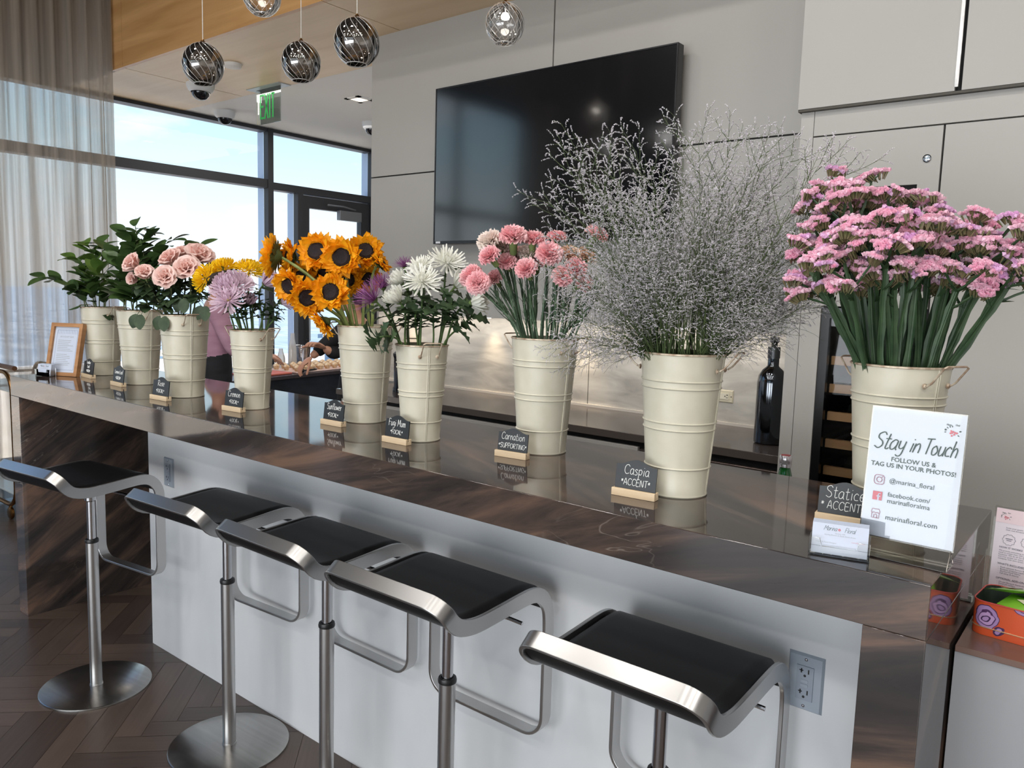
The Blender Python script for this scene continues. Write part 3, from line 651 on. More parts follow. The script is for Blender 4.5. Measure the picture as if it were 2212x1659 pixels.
# ================================================================== people and the serving table beyond the bar
M_skin = varied('skin', S(206, 150, 124), S(218, 166, 140), (1, 1, 1), 12, .5)
def skinned(name, verts, edges, radii, m, parent, root=0, sub=2):
    me = bpy.data.meshes.new(name); me.from_pydata([tuple(v) for v in verts], edges, []); me.materials.append(m)
    o = ob(name, me, parent); sk = o.modifiers.new('skin', 'SKIN'); sk.use_smooth_shade = True
    for i, r in enumerate(radii):
        d = me.skin_vertices[0].data[i]; d.radius = (r, r) if not isinstance(r, tuple) else r; d.use_root = (i == root)
    s = o.modifiers.new('smooth', 'SUBSURF'); s.levels = 1; s.render_levels = sub; return o
def hand(mb, wrist, d, palm_up, s=1.0, curl=.5, flip=1):
    """palm and five tapered, bent fingers, added to a mesh"""
    d = V(d).normalized(); n = V(palm_up); n = (n-d*n.dot(d)).normalized(); sd = d.cross(n)*flip
    T = Matrix((sd, n, d)).transposed()
    mb.ball(V(wrist)+d*.045*s, .040*s, .016*s, .052*s, 12, 8, T)
    for k, (off, ln) in enumerate(((-.030, .060), (-.010, .074), (.010, .080), (.029, .072))):
        p = V(wrist)+d*.085*s+sd*off*s; pts = [p]; a = .15
        for j in range(3): a += curl*(.5+.25*j); q = d*math.cos(a)-n*math.sin(a); p = p+q*ln*s*(.45, .32, .23)[j]; pts.append(p)
        mb.tube(crom(pts, 3), [.0095*s*(1-.03*i) for i in range(10)], 7); mb.ball(pts[-1], .0068*s, n=7, m=5)
    p = V(wrist)+d*.030*s+sd*.030*s; pts = [p, p+(d*.5+sd*.75-n*.2)*.032*s, p+(d*1.0+sd*.9-n*.45)*.050*s, p+(d*1.5+sd*.8-n*.8)*.058*s]
    mb.tube(crom(pts, 3), [.0115*s*(1-.03*i) for i in range(10)], 7); mb.ball(pts[-1], .0078*s, n=7, m=5)
def person(name, label, loc, rz, h, top, trousers, hair, arms, tuck=.60):
    """standing figure, front towards local -y; arms: [(elbow, wrist)] for left and right"""
    t = thing(name, label, 'person', loc, rz); k = h/1.7
    P = lambda *a: V(a)*k
    bv = [P(0, 0, .95), P(0, .01, 1.12), P(0, .01, 1.30), P(0, .0, 1.42), P(0, -.01, 1.49), P(0, -.02, 1.56)]
    be = [(0, 1), (1, 2), (2, 3), (3, 4), (4, 5)]; br = [(.155*k, .105*k), (.135*k, .095*k), (.165*k, .105*k), (.12*k, .075*k), .052*k, .055*k]
    for s, (el, wr) in zip((-1, 1), arms):
        i = len(bv); bv += [P(s*.175, 0, 1.40), V(el), V(wr)]; be += [(3, i), (i, i+1), (i+1, i+2)]; br += [.056*k, .042*k, .027*k]
    for s in (-1, 1):
        i = len(bv); bv += [P(s*.09, 0, .88), P(s*.10, -.01, .50), P(s*.10, .01, .09), P(s*.11, -.13, .035)]; be += [(0, i), (i, i+1), (i+1, i+2), (i+2, i+3)]; br += [.088*k, .058*k, .038*k, .036*k]
    body = skinned('body', bv, be, br, M_skin, t)
    # head with face
    mb = MB(); hc = P(0, -.025, 1.63); mb.ball(hc, .074*k, .092*k, .112*k, 20, 14); mb.ball(hc+P(0, -.088, -.012), .014*k, .020*k, .022*k, 10, 8); mb.ball(hc+P(0, -.055, -.075), .045*k, .040*k, .035*k, 12, 8)
    for s in (-1, 1): mb.ball(hc+P(s*.076, .005, -.01), .010*k, .018*k, .030*k, 8, 6)
    mb.tube([hc+P(0, .01, -.06), P(0, -.01, 1.46)], [.050*k, .054*k], 14); mb.obj('head', M_skin, t)
    mb = MB()
    for s in (-1, 1): mb.ball(hc+P(s*.030, -.083, .008), .011*k, .006*k, .007*k, 8, 6)
    mb.obj('eyes', mat('eye_dark', (.02, .015, .012), .2), t)
    mb = MB(); mb.tube([hc+P(x, -.090+abs(x)*.4, -.052) for x in (-.022, 0, .022)], [.004, .006, .004], 6); mb.obj('mouth', mat('lips', S(170, 92, 86), .5), t)
    mb = MB(); mb.ball(hc+P(0, .018, .022), .083*k, .096*k, .108*k, 20, 12); mb.obj('hair', hair, t)
    # clothes follow the same skeleton
    tv = [P(0, 0, .80)]+bv[1:4]; te = [(0, 1), (1, 2), (2, 3)]; tr = [(.172*k, .122*k), (.155*k, .115*k), (.182*k, .122*k), (.135*k, .088*k)]
    for s, (el, wr) in zip((-1, 1), arms):
        i = len(tv); e2 = V(el); w2 = e2.lerp(V(wr), tuck); tv = tv + [P(s*.175, 0, 1.40), e2, w2]; te += [(3, i), (i, i+1), (i+1, i+2)]; tr += [.070*k, .056*k, .044*k]
    skinned('top', tv, te, tr, top, t)
    tv = [P(0, .01, 1.20), P(0, 0, .92)]; te = [(0, 1)]; tr = [(.150*k, .108*k), (.168*k, .124*k)]
    for s in (-1, 1):
        i = len(tv); tv += [P(s*.095, 0, .80), P(s*.10, -.01, .48), P(s*.10, .01, .10)]; te += [(1, i), (i, i+1), (i+1, i+2)]; tr += [.098*k, .074*k, .060*k]
    skinned('trousers', tv, te, tr, trousers, t)
    mb = MB()
    for s in (-1, 1): mb.ball(P(s*.11, -.07, .04), .045*k, .12*k, .042*k, 12, 8)
    mb.obj('shoes', M_black, t)
    for s, (el, wr) in zip((-1, 1), arms): dd = (V(wr)-V(el)).normalized(); mb = MB(); hand(mb, V(wr)+dd*.0, dd, (0, 0, 1), k, .45, -s); mb.obj('hand', M_skin, t)
    return t
M_pink = varied('dusty_pink_cloth', S(178, 132, 152), S(196, 152, 170), (1, 1, 3), 6, .8); M_blackc = varied('black_cloth', (.008, .008, .010), (.018, .018, .022), (1, 1, 3), 6, .8)
p1 = on_z(474, 790, .95)
person('person', 'person in a dusty pink top and black trousers standing behind the rose and cremon buckets', (p1.x-.08, p1.y+.03, 0), math.radians(150), 1.60, M_pink, M_blackc, mat('hair_brown', S(62, 44, 36), .6),
       [(V((-.23, -.10, 1.06)), V((-.10, -.30, 1.02))), (V((.23, -.10, 1.06)), V((.10, -.30, 1.02)))])
# serving table
tz = .80; ta = on_z(585, 815, tz); tb = on_z(735, 800, tz)
ex = (tb-ta).normalized(); ang = math.atan2(ex.y, ex.x)
t = thing('serving_table', 'dark serving table with trays of pastries by the windows beyond the bar', 'table', (ta.x-ex.x*.5, ta.y-ex.y*.5, 0), ang)
tl = (tb-ta).length+1.1
MB().box(0, tl, 0, .75, tz-.03, tz).obj('table_top', mat('dark_walnut_top', S(58, 46, 46), .3), t, bevel=.004)
mb = MB(); mb.grid(lambda u, v: V((.02+(tl-.04)*u, .02+.006*math.sin(u*40), .03+(tz-.062)*v)), 60, 2); mb.obj('skirt', M_blackc, t)
for x in (.06, tl-.06):
    for y in (.06, .69): MB().box(x-.025, x+.025, y-.025, y+.025, 0, tz-.03).obj('leg', M_black, t)
TM = Matrix.Translation((ta.x-ex.x*.5, ta.y-ex.y*.5, 0)) @ Matrix.Rotation(ang, 4, 'Z')
o = MB().box(.42, .78, .06, .34, tz+.0005, tz+.014).obj('tray', mat('coral_tray', S(214, 112, 92), .5), bevel=.004); o.matrix_world = TM; tag(o, 'coral red tray on the dark serving table', 'tray')
mb = MB(); mb.box(.82, 1.72, .05, .42, tz+.0005, tz+.012); o = mb.obj('tray', mat('blush_tray', S(222, 190, 176), .5), bevel=.004); o.matrix_world = TM; tag(o, 'long pale tray lined with pastries on the serving table', 'tray')
M_past = varied('pastry', S(206, 160, 104), S(238, 220, 192), (1, 1, 1), 40, .7)
for k in range(30):
    i, j = k % 10, k//10; rr = R.uniform(.024, .031)
    mb = MB(); mb.lathe([(rr*.7, 0), (rr, .02), (rr*1.08, .030), (rr*.6, .045), (0, .052)], 10); o = mb.obj('pastry', M_past)
    o.matrix_world = TM @ Matrix.Translation((.875+i*.088+R.uniform(-.008, .008), .105+j*.115, tz+.0125)); tag(o, 'small cream and tan pastry on the long pale tray', 'pastry', 'pastries on the tray')
mb = MB(); mb.ball((.52, .15, tz+.034), .045, .03, .02, 10, 6); o = mb.obj('garnish', mat('dark_green_herbs', S(52, 72, 44), .8)); o.matrix_world = TM; tag(o, 'small dark green heap on the coral tray', 'food')
mb = MB(); mb.tube([(.86, .02, tz+.022), (1.06, .07, tz+.020)], .006, 6); mb.tube([(.86, .035, tz+.022), (1.06, .075, tz+.020)], .006, 6); mb.ball((.86, .028, tz+.024), .016, n=8, m=6); o = mb.obj('serving_tongs', M_black); o.matrix_world = TM; tag(o, 'black serving tongs at the edge of the serving table', 'tongs')
M_carafe = clear('frosted_carafe', (.92, .95, .97), 1.4, body=(.95, .88, .80), bodyf=.30)
for k, (px, hh) in enumerate(((607, .17), (632, .30))):
    q = on_z(px, 796, tz+.001); mb = MB(); mb.lathe([(0, 0), (.034, 0), (.036, .01), (.033, hh*.55), (.018, hh*.85), (.016, hh), (.012, hh), (.014, hh*.85), (.028, hh*.55), (.030, .012), (0, .01)], 20)
    o = mb.obj('carafe', M_carafe); o.location = (q.x, q.y, tz+.0008); tag(o, ('shorter', 'taller')[k]+' pale glass carafe at the back of the serving table', 'carafe')
mb = MB(); mb.lathe([(0, 0), (.075, 0), (.082, .01), (.095, .17), (.098, .175), (.092, .17), (.078, .012), (0, .010)], 24); o = mb.obj('ice_bucket', clear('ice_glass', (.85, .87, .9), 1.5, base=.15)); o.matrix_world = TM @ Matrix.Translation((1.36, .56, tz+.0008)); tag(o, 'clear glass ice bucket on the serving table in front of the person in black', 'bucket')
# the person in black behind the sunflowers
pb = at_depth(768, 700, 5.15); hz = math.radians(0)
dl = TM.to_3x3() @ V((1, 0, 0))
px_ = V((pb.x, pb.y, 0)); inv = Matrix.Rotation(-math.radians(-62), 3, 'Z')
def L3(px, py, d): return inv @ (at_depth(px, py, d) - px_)
e1, w1 = L3(722, 765, 5.0), L3(700, 752, 4.92); e2, w2 = L3(706, 742, 5.0), L3(672, 772, 4.95)
person('person', 'person in black clothes reaching over the serving table behind the sunflower bucket', (pb.x, pb.y, 0), math.radians(-62), 1.50, M_blackc, M_blackc, mat('hair_black', S(26, 22, 22), .5), [(e1, w1), (e2, w2)], .75)

# ================================================================== bar stools
prof = crom([(p[0], p[1], 0) for p in [(-.222, .856), (-.207, .836), (-.188, .810), (-.160, .792), (-.11, .784), (-.04, .787), (.03, .792), (.078, .793), (.112, .783), (.137, .756), (.147, .715), (.148, .60), (.148, .415)]], 8)
acc = [0]
for a, b in zip(prof, prof[1:]): acc.append(acc[-1]+math.hypot(b[0]-a[0], b[1]-a[1]))
SL = acc[-1]
def sheet(s):
    s = min(max(s, 0), SL); i = 0
    while i < len(acc)-2 and acc[i+1] < s: i += 1
    f = (s-acc[i])/(acc[i+1]-acc[i]); a, b = prof[i], prof[i+1]
    y, z = a[0]+(b[0]-a[0])*f, a[1]+(b[1]-a[1])*f; i0, i1 = max(i-1, 0), min(i+2, len(prof)-1)
    t = V((0, prof[i1][0]-prof[i0][0], prof[i1][1]-prof[i0][1])).normalized(); return V((0, y, z)), t, V((0, -t.z, t.y))
def racetrack(hw, s0, s1, r0, r1):
    pts = []
    def arc(cx, cs, r, a0, a1, n=8):
        for k in range(n+1): a = math.radians(a0+(a1-a0)*k/n); pts.append((cx+r*math.cos(a), cs+r*math.sin(a), math.cos(a), math.sin(a)))
    m = 44
    arc(hw-r1, s1-r1, r1, 0, 90); arc(-hw+r1, s1-r1, r1, 90, 180)
    for k in range(1, m): pts.append((-hw, s1-r1+(s0+r0-s1+r1)*k/m, -1, 0))
    arc(-hw+r0, s0+r0, r0, 180, 270); arc(hw-r0, s0+r0, r0, 270, 360)
    for k in range(1, m): pts.append((hw, s0+r0+(s1-r1-s0-r0)*k/m, 1, 0))
    return pts
def stool(label, x, y, rot, first=[]):
    if first: return dup(first[0], (x, y, 0), rot, label)
    t = thing('bar_stool', label, 'bar stool', (x, y, 0), rot, 'bar stools in front of the bar'); first.append(t)
    mb = MB(); mb.lathe([(0, .0085), (.183, .0085), (.1865, .0065), (.187, .004), (.187, 0), (0, 0)], 72); mb.obj('base_plate', M_plate, t)
    mb = MB(); mb.lathe([(.0225, .0085), (.0225, .012), (.0205, .0125), (.0205, .548), (.0195, .549)], 28); mb.obj('pole', M_steel, t)
    mb = MB(); mb.lathe([(.0195, .547), (.0225, .549), (.0232, .555), (.0215, .561), (.0150, .562)], 28); mb.obj('collar', M_black, t)
    mb = MB(); mb.lathe([(.0138, .56), (.0138, .70), (.020, .705), (.020, .72), (.055, .735), (.06, .752), (0, .752)], 24); mb.obj('piston', M_chrome, t)
    # flat steel band running round the seat and down into the footrest
    hw = .188; path = racetrack(hw, 0, SL, .045, .055); vs = []; k = len(path); hb, ht = .018, .0042
    for px, s, nx, ns in path:
        c, T, Nn = sheet(s); c = c + V((px, 0, 0)); o = V((nx, 0, 0)) + T*ns
        for a, b in ((-hb, -ht), (hb, -ht), (hb, ht), (-hb, ht)): vs.append(c + Nn*a + o*b)
    fs = [(i*4+j, i*4+(j+1) % 4, ((i+1) % k)*4+(j+1) % 4, ((i+1) % k)*4+j) for i in range(k) for j in range(4)]
    mb = MB(); mb.add(vs, fs); mb.obj('seat_frame', M_steel, t, angle=50, bevel=.0012)
    # leather pad on the same curve
    s0 = .012; s1 = next(acc[i] for i, p in enumerate(prof) if p[0] > .1395); w = hw-.0075
    def wid(s): return w if s > .045 else w-.045+math.sqrt(max(0, .045**2-(.045-s)**2))
    def top(u, v):
        s = s0+(s1-s0)*v; c, T, Nn = sheet(s); x_ = (u*2-1)*wid(s); ed = min(1, (1-abs(u*2-1))*w*2/.022); ed2 = min(1, min(v, 1-v)*(s1-s0)/.020)
        return c + V((x_, 0, 0)) + Nn*(.006+.013*(1-(1-min(ed, ed2))**2)**.5)
    def bot(u, v):
        s = s0+(s1-s0)*v; c, T, Nn = sheet(s); return c + V(((1-u*2)*wid(s), 0, 0)) - Nn*.010
    mb = MB(); mb.grid(top, 24, 48); mb.grid(bot, 24, 48)
    nu, nv = 24, 48; o2 = (nu+1)*(nv+1); g = lambda i, j: j*(nu+1)+i
    fs = []
    for j in range(nv): fs += [(g(0, j+1), g(0, j), o2+g(nu, j), o2+g(nu, j+1)), (g(nu, j), g(nu, j+1), o2+g(0, j+1), o2+g(0, j))]
    for i in range(nu): fs += [(g(i, 0), g(i+1, 0), o2+g(nu-i-1, 0), o2+g(nu-i, 0)), (g(i+1, nv), g(i, nv), o2+g(nu-i, nv), o2+g(nu-i-1, nv))]
    mb.f += fs; mb.m += [0]*len(fs); mb.obj('seat_pad', M_leather, t, angle=60)
    mb = MB(); mb.box(-.09, .09, -.09, .075, .752, .772); mb.obj('seat_bracket', M_black, t, bevel=.006)
    mb = MB(); mb.tube([(.03, .03, .742), (.15, .045, .738), (.185, .05, .734)], .0048, 8); mb.obj('height_lever', M_chrome, t); return t
for lab, x, y, rot in (('black leather bar stool farthest along the bar, in front of the dark stone leg', -2.685, -.0721, 7.5),
                       ('second bar stool from the far end, most of its round base showing', -1.981, .040, 3.8),
                       ('middle bar stool of the five, black leather seat against the grey bar front', -1.488, .045, 0),
                       ('second nearest bar stool, black leather seat with its lever showing beneath', -1.022, .042, 0),
                       ('nearest bar stool, black leather seat beside the large grey wall socket', -.455, .050, 0)):
    stool(lab, x, y, math.radians(rot))

# ================================================================== objects on the back counter
t = thing('steel_bottle', 'tall dark mirror-finish bottle on the back counter against the tall cabinet', 'bottle', (-.925, 1.79, BC+.0005))
mb = MB(); mb.lathe([(0, 0), (.050, 0), (.056, .004), (.057, .01), (.057, .245), (.053, .272), (.040, .295), (.026, .307), (.022, .312), (.022, .35), (0, .35)], 40); mb.obj('body', mat('black_chrome', S(98, 102, 108), .10, 1.0), t)
mb = MB(); mb.lathe([(.024, .342), (.024, .385), (.021, .387), (0, .387)], 28); mb.obj('neck_band', mat('gunmetal_band', S(86, 88, 92), .35, .8), t)
mb = MB(); mb.lathe([(0, .387), (.012, .388), (.012, .400), (.019, .410), (.017, .424), (0, .428)], 24); mb.obj('stopper', M_black, t)
t = thing('coffee_press', 'black coffee press at the far end of the back counter between two buckets', 'coffee press', (-3.02, 1.76, BC+.0005))
mb = MB(); mb.lathe([(0, 0), (.052, 0), (.052, .02), (.046, .03), (.046, .19), (.050, .20), (0, .20)], 28); mb.obj('body', mat('black_gloss', (.008, .009, .014), .12), t)
mb = MB(); mb.lathe([(.05, .20), (.052, .214), (.03, .232), (.006, .238), (.006, .262), (.012, .270), (0, .280)], 24); mb.obj('lid', M_black, t)
mb = MB(); mb.tube(crom([(.045, -.01, .19), (.10, -.02, .20), (.115, -.02, .15), (.10, -.02, .06), (.046, -.01, .04)], 5), .009, 8); mb.obj('handle', M_black, t)
t = thing('glass_bottle', 'green glass bottle with a silver cap rising behind the bar top', 'bottle', (-.493, .76, .8005))
mb = MB(); mb.lathe([(0, 0), (.030, 0), (.034, .006), (.034, .15), (.030, .19), (.017, .235), (.0135, .25), (.0135, .272), (0, .272)], 32); mb.obj('body', mat('green_glass', S(20, 98, 40), .06, 0, Coat_Weight=.6), t)
mb = MB(); mb.lathe([(.0345, .05), (.0347, .051), (.0347, .135), (.0345, .136)], 32); mb.lathe([(.0330, .193), (.0266, .204), (.0212, .222), (.0190, .228)], 32); o = mb.obj('label', mat('pale_label', S(226, 222, 226), .5), t); o['label'] = 'pale paper neck label'
mb = MB(); mb.lathe([(.0140, .252), (.0150, .253), (.0145, .258), (.0158, .259), (.0150, .264), (.0158, .266), (.0155, .282), (.0140, .284), (0, .284)], 28); mb.obj('cap', mat('silver_cap', S(214, 208, 212), .25, .8), t)
mb = MB(); mb.lathe([(.0120, .2842), (.0120, .2848), (0, .2848)], 24); mb.obj('cap_disc', mat('red_cap', S(170, 40, 48), .4), t)

# ================================================================== flower buckets
BH = .302
def bucket_mesh(sc_r, sc_h):
    rb, rt, h = .064*sc_r, .0885*sc_r, BH*sc_h
    def rad(z): return rb+(rt-rb)*z/h
    pr = [(0, .0015), (rb-.002, .0015), (rb+.0012, 0), (rb+.0026, .0025), (rb+.001, .006)]
    for f in (.205, .475, .525, .765, .815):
        z = f*h; r = rad(z); pr += [(rad(z-.0020)-.0006, z-.0024), (r+.0012, z-.0015), (r+.0021, z), (r+.0012, z+.0015), (rad(z+.0020)-.0003, z+.0022)]
    pr += [(rt, h-.001), (rt-.0016, h-.001)]
    for f in (.9, .5, .06): pr.append((rad(f*h)-.0022, f*h))
    pr.append((0, .006))
    mb = MB(); mb.lathe(pr, 72)
    for a in (0, PI):
        pts = [V((math.cos(a)*(rad(z)+.0006), math.sin(a)*(rad(z)+.0006), z)) for z in [h*i/12+.002 for i in range(12)]+[h-.002]]
        for da in (-.026, .026): mb.tube([Matrix.Rotation(da, 3, 'Z') @ p for p in pts], .0013, 5)
    body = mb.mesh('bucket_body', M_cream, angle=35)
    rim = MB().tube([(math.cos(2*PI*j/72)*(rt+.0003), math.sin(2*PI*j/72)*(rt+.0003), h) for j in range(72)], .0022, 6, closed=True).mesh('rim', M_rust)
    mb = MB(); zt = h*.895; r0 = rad(zt); y0 = .030*sc_r
    pts = [(r0+.003, -y0, zt), (r0+.012, -y0, zt+.006), (r0+.036, -y0, zt+.036), (r0+.0365, -y0+.006, zt+.0385), (r0+.0365, y0-.006, zt+.0385), (r0+.036, y0, zt+.036), (r0+.012, y0, zt+.006), (r0+.003, y0, zt)]
    mb.tube(pts, .0019, 7)
    for s in (-1, 1):
        T = Matrix.Translation((r0-.0035, s*y0, zt-.001)) @ Matrix.Rotation(PI/2, 4, 'Y'); mb.lathe([(0, .0045), (.003, .004), (.004, .002), (.0055, .0015), (.0055, 0)], 12, T)
    hd = mb.mesh('handle', M_rust); return body, rim, hd
BM = {'L': bucket_mesh(1, 1), 'S': bucket_mesh(.83, .885)}
BK = {}
def bucket(key, x, y, ang, size, label):
    b, r, hd = BM[size]
    t = thing('flower_bucket', label, 'bucket', (x, y, H+.0003), ang, 'cream flower buckets on the bar')
    ob('body', b, t); ob('rim', r, t); ob('handle', hd, t); ob('handle', hd, t, Matrix.Rotation(PI, 4, 'Z'))
    BK[key] = (V((x, y, H)), .0885 if size == 'L' else .0735, BH if size == 'L' else BH*.885)
def seam(x, y, px, pxl, pxr):
    """turn a bucket so its seam shows where the photo has it across the width"""
    d = V((CAM.x-x, CAM.y-y)); a0 = math.atan2(d.y, d.x); s = (px-(pxl+pxr)/2)/((pxr-pxl)/2); return a0+math.asin(max(-1, min(1, s)))
for key, x, y, q, size, lab in (
    ('leather', -3.452, .325, (245, 186, 262), 'L', 'cream metal bucket farthest along the bar, holding dark leafy greens'),
    ('lemon', -3.030, .290, (325, 259, 346), 'L', 'cream metal bucket of lemon leaf branches, left of the rose bucket'),
    ('rose', -2.570, .233, (412, 350, 447), 'L', 'cream metal bucket holding the pale pink roses'),
    ('cremon', -2.158, .251, (575, 503, 590), 'S', 'smaller cream metal bucket of lilac and yellow cremon mums'),
    ('sun', -1.706, .365, (829, 735, 843), 'L', 'cream metal bucket holding the sunflowers'),
    ('fugi', -1.358, .270, (923, 862, 958), 'S', 'smaller cream metal bucket holding the white fugi mums'),
    ('carn', -1.020, .390, (1222, 1110, 1238), 'L', 'cream metal bucket holding the pink and white carnations'),
    ('caspia', -.549, .248, (1549, 1388, 1553), 'L', 'cream metal bucket overflowing with grey-green caspia'),
    ('stat', -.150, .372, (2010, 1838, 2035), 'L', 'nearest cream metal bucket, full of pink statice, behind the acrylic sign')):
    bucket(key, x, y, seam(x, y, *q), size, lab)

# ================================================================== handwriting with strokes
GL = {
 'C': (.62, [[(.58, .82), (.42, 1), (.18, .92), (.04, .6), (.08, .2), (.3, 0), (.56, .12)]]), 'R': (.62, [[(.08, 0), (.10, 1)], [(.02, .92), (.3, 1.02), (.52, .82), (.42, .58), (.12, .48), (.58, 0)]]),
 'S': (.56, [[(.52, .86), (.34, 1.02), (.1, .88), (.12, .64), (.4, .44), (.48, .2), (.3, 0), (.04, .12)]]), 'F': (.52, [[(.1, 0), (.08, 1), (.5, .98)], [(.08, .54), (.4, .56)]]),
 'L': (.5, [[(.1, 1), (.06, .02), (.48, .04)]]), 'M': (.74, [[(.02, 0), (.12, 1), (.36, .3), (.62, 1), (.70, 0)]]), 'O': (.66, [[(.32, 1), (.08, .8), (.04, .3), (.28, 0), (.56, .22), (.58, .72), (.32, 1)]]),
 'A': (.62, [[(.02, 0), (.30, 1), (.56, 0)], [(.12, .36), (.48, .36)]]), 'U': (.6, [[(.05, 1), (.06, .25), (.28, 0), (.5, .22), (.53, 1), (.55, 0)]]), 'P': (.56, [[(.08, 0), (.08, 1), (.4, .98), (.5, .74), (.36, .5), (.08, .5)]]),
 'T': (.56, [[(.02, .96), (.54, 1)], [(.28, .98), (.27, 0)]]), 'I': (.22, [[(.1, 1), (.1, 0)]]), 'N': (.62, [[(.06, 0), (.08, 1), (.5, 0), (.54, 1)]]), 'G': (.64, [[(.56, .82), (.36, 1), (.08, .74), (.06, .28), (.3, 0), (.54, .16), (.54, .46), (.34, .46)]]),
 'E': (.54, [[(.48, 1), (.08, .98), (.06, .02), (.5, .02)], [(.08, .52), (.42, .54)]]), 'B': (.58, [[(.06, 0), (.08, 1), (.4, .96), (.44, .68), (.1, .52), (.5, .42), (.5, .1), (.06, 0)]]),
 'a': (.46, [[(.38, .56), (.2, .62), (.03, .4), (.06, .08), (.24, .02), (.38, .3), (.38, .58), (.38, .1), (.46, 0)]]), 'c': (.40, [[(.36, .5), (.2, .62), (.03, .38), (.1, .06), (.36, .06)]]), 'e': (.44, [[(.05, .32), (.38, .36), (.32, .58), (.14, .6), (.03, .3), (.14, .02), (.4, .1)]]),
 'f': (.36, [[(.38, .92), (.26, 1.02), (.16, .84), (.14, 0)], [(.02, .55), (.32, .58)]]), 'g': (.44, [[(.36, .56), (.18, .62), (.04, .38), (.14, .1), (.34, .2), (.36, .58), (.36, -.2), (.2, -.36), (.04, -.26)]]), 'i': (.20, [[(.1, .58), (.1, 0)], [(.09, .82), (.12, .86)]]),
 'l': (.20, [[(.08, 1.02), (.08, .1), (.16, 0)]]), 'm': (.66, [[(.05, .6), (.06, 0), (.08, .4), (.22, .6), (.3, .4), (.3, 0), (.34, .42), (.48, .6), (.56, .4), (.58, 0)]]), 'n': (.46, [[(.05, .6), (.06, 0), (.08, .4), (.24, .62), (.36, .42), (.38, 0)]]),
 'o': (.46, [[(.22, .6), (.04, .4), (.1, .04), (.3, .04), (.4, .3), (.22, .6)]]), 'p': (.46, [[(.06, .6), (.05, -.4)], [(.06, .46), (.24, .62), (.4, .4), (.28, .06), (.06, .12)]]), 'r': (.36, [[(.06, .6), (.07, 0), (.09, .36), (.2, .58), (.34, .56)]]), 's': (.38, [[(.34, .52), (.18, .62), (.06, .48), (.28, .26), (.3, .08), (.14, 0), (.03, .08)]]),
 't': (.36, [[(.16, .95), (.14, .1), (.26, 0), (.34, .08)], [(.01, .62), (.32, .64)]]), 'u': (.46, [[(.05, .6), (.06, .12), (.2, 0), (.36, .2), (.38, .6), (.38, 0)]]), 'w': (.60, [[(.03, .6), (.12, .02), (.28, .5), (.42, .02), (.56, .6)]]), 'h': (.46, [[(.06, 1.02), (.06, 0), (.08, .36), (.24, .6), (.37, .42), (.38, 0)]]),
 'y': (.44, [[(.05, .6), (.08, .2), (.24, .12), (.36, .3), (.37, .6), (.36, -.2), (.2, -.36), (.05, -.28)]]),
 '*': (.34, [[(.15, .86), (.15, .44)], [(.0, .76), (.30, .54)], [(.30, .78), (.0, .52)]]), ' ': (.26, []), "'": (.14, [[(.07, 1), (.05, .8)]]),
}
def strokes(mb, text, cx, base, size, r, T, maxw=None, slant=0., centre=True, rr=None, join=False):
    wd = sum(GL[c][0]+(.0 if join else .06) for c in text); kx = size
    if maxw and wd*size > maxw: kx = maxw/wd
    x = cx-(wd*kx/2 if centre else 0)
    for c in text:
        for st in GL[c][1]:
            pts = crom([(px, py, 0) for px, py in st], 4) if len(st) > 2 else [V((a, b, 0)) for a, b in st]
            j = (rr.uniform(-.02, .02) if rr else 0)
            P = [T @ V((x+(p.x+slant*p.y)*kx, base+(p.y+j)*size, 0)) for p in pts]; mb.tube(P, r, 5)
        x += (GL[c][0]+(0 if join else .06))*kx
PLANE = Matrix.Rotation(PI/2, 4, 'X')            # local x right, local y up, local z towards the viewer (-y)
RH = random.Random(5)
def chalk_sign(lines, x, y, ang, wd, hh, label, bw=None, dp=.021):
    t = thing('chalkboard_sign', label, 'sign', (x, y, H+.0003), math.radians(ang), 'chalkboard signs on the bar'); a = wd/2; bz = .016; bw = bw or wd*.94
    mb = MB(); mb.box(-a, a, 0, dp*.38, 0, bz); mb.box(-a, a, dp*.58, dp, 0, bz); mb.box(-a, a, dp*.38, dp*.58, 0, bz*.5); mb.obj('wooden_base', M_beech, t, smooth=False, bevel=.0007)
    T0 = Matrix.Translation((0, dp*.565, bz*.5)) @ Matrix.Rotation(math.radians(-7), 4, 'X') @ PLANE; b = bw/2
    out = [(-b, 0), (b, 0), (b, hh*.80)] + [(b-(b*.55)*(1-math.cos(PI*k/10))/2*1, hh*.80+hh*.16*(1-math.cos(PI*k/10))/2) for k in range(1, 11)]
    out += [(-p[0], p[1]) for p in out[:1:-1]]
    out = [(-b, 0), (b, 0)]; 
    for k in range(21):
        u = k/20; xx = b*(1-2*u); out.append((xx, hh*(.83+.17*(.5+.5*math.cos(PI*max(-1, min(1, xx/b*1.15))))) if abs(xx) < b*.999 else hh*.83))
    mb = MB(); mb.prism(out, T0, .0032); mb.obj('board', M_chalk, t, smooth=False)
    mb = MB(); T1 = T0 @ Matrix.Translation((0, 0, .0036))
    for txt, hy, size, mw in lines: strokes(mb, txt, RH.uniform(-.02, .02)*bw, hy*hh, size*hh, .0085*hh, T1, mw*bw, .06, True, RH)
    o = mb.obj('lettering', M_chalkw, t); o['label'] = 'white chalk handwriting'; return t
F_ = lambda a, b: [(a, .56, .27, .74), (b, .24, .17, .80)]
chalk_sign([('Leather', .70, .17, .66), ('Leaf', .46, .18, .4), ("*GREEN*", .22, .14, .78)], -3.352, .203, -4, .118, .074, 'small chalkboard sign farthest along the bar, written in three lines', .112)
chalk_sign([('Lemon Leaf', .55, .20, .82), ('*GREEN*', .24, .16, .6)], -3.0, .170, -3, .108, .074, 'small chalkboard sign in front of the lemon leaf bucket', .101)
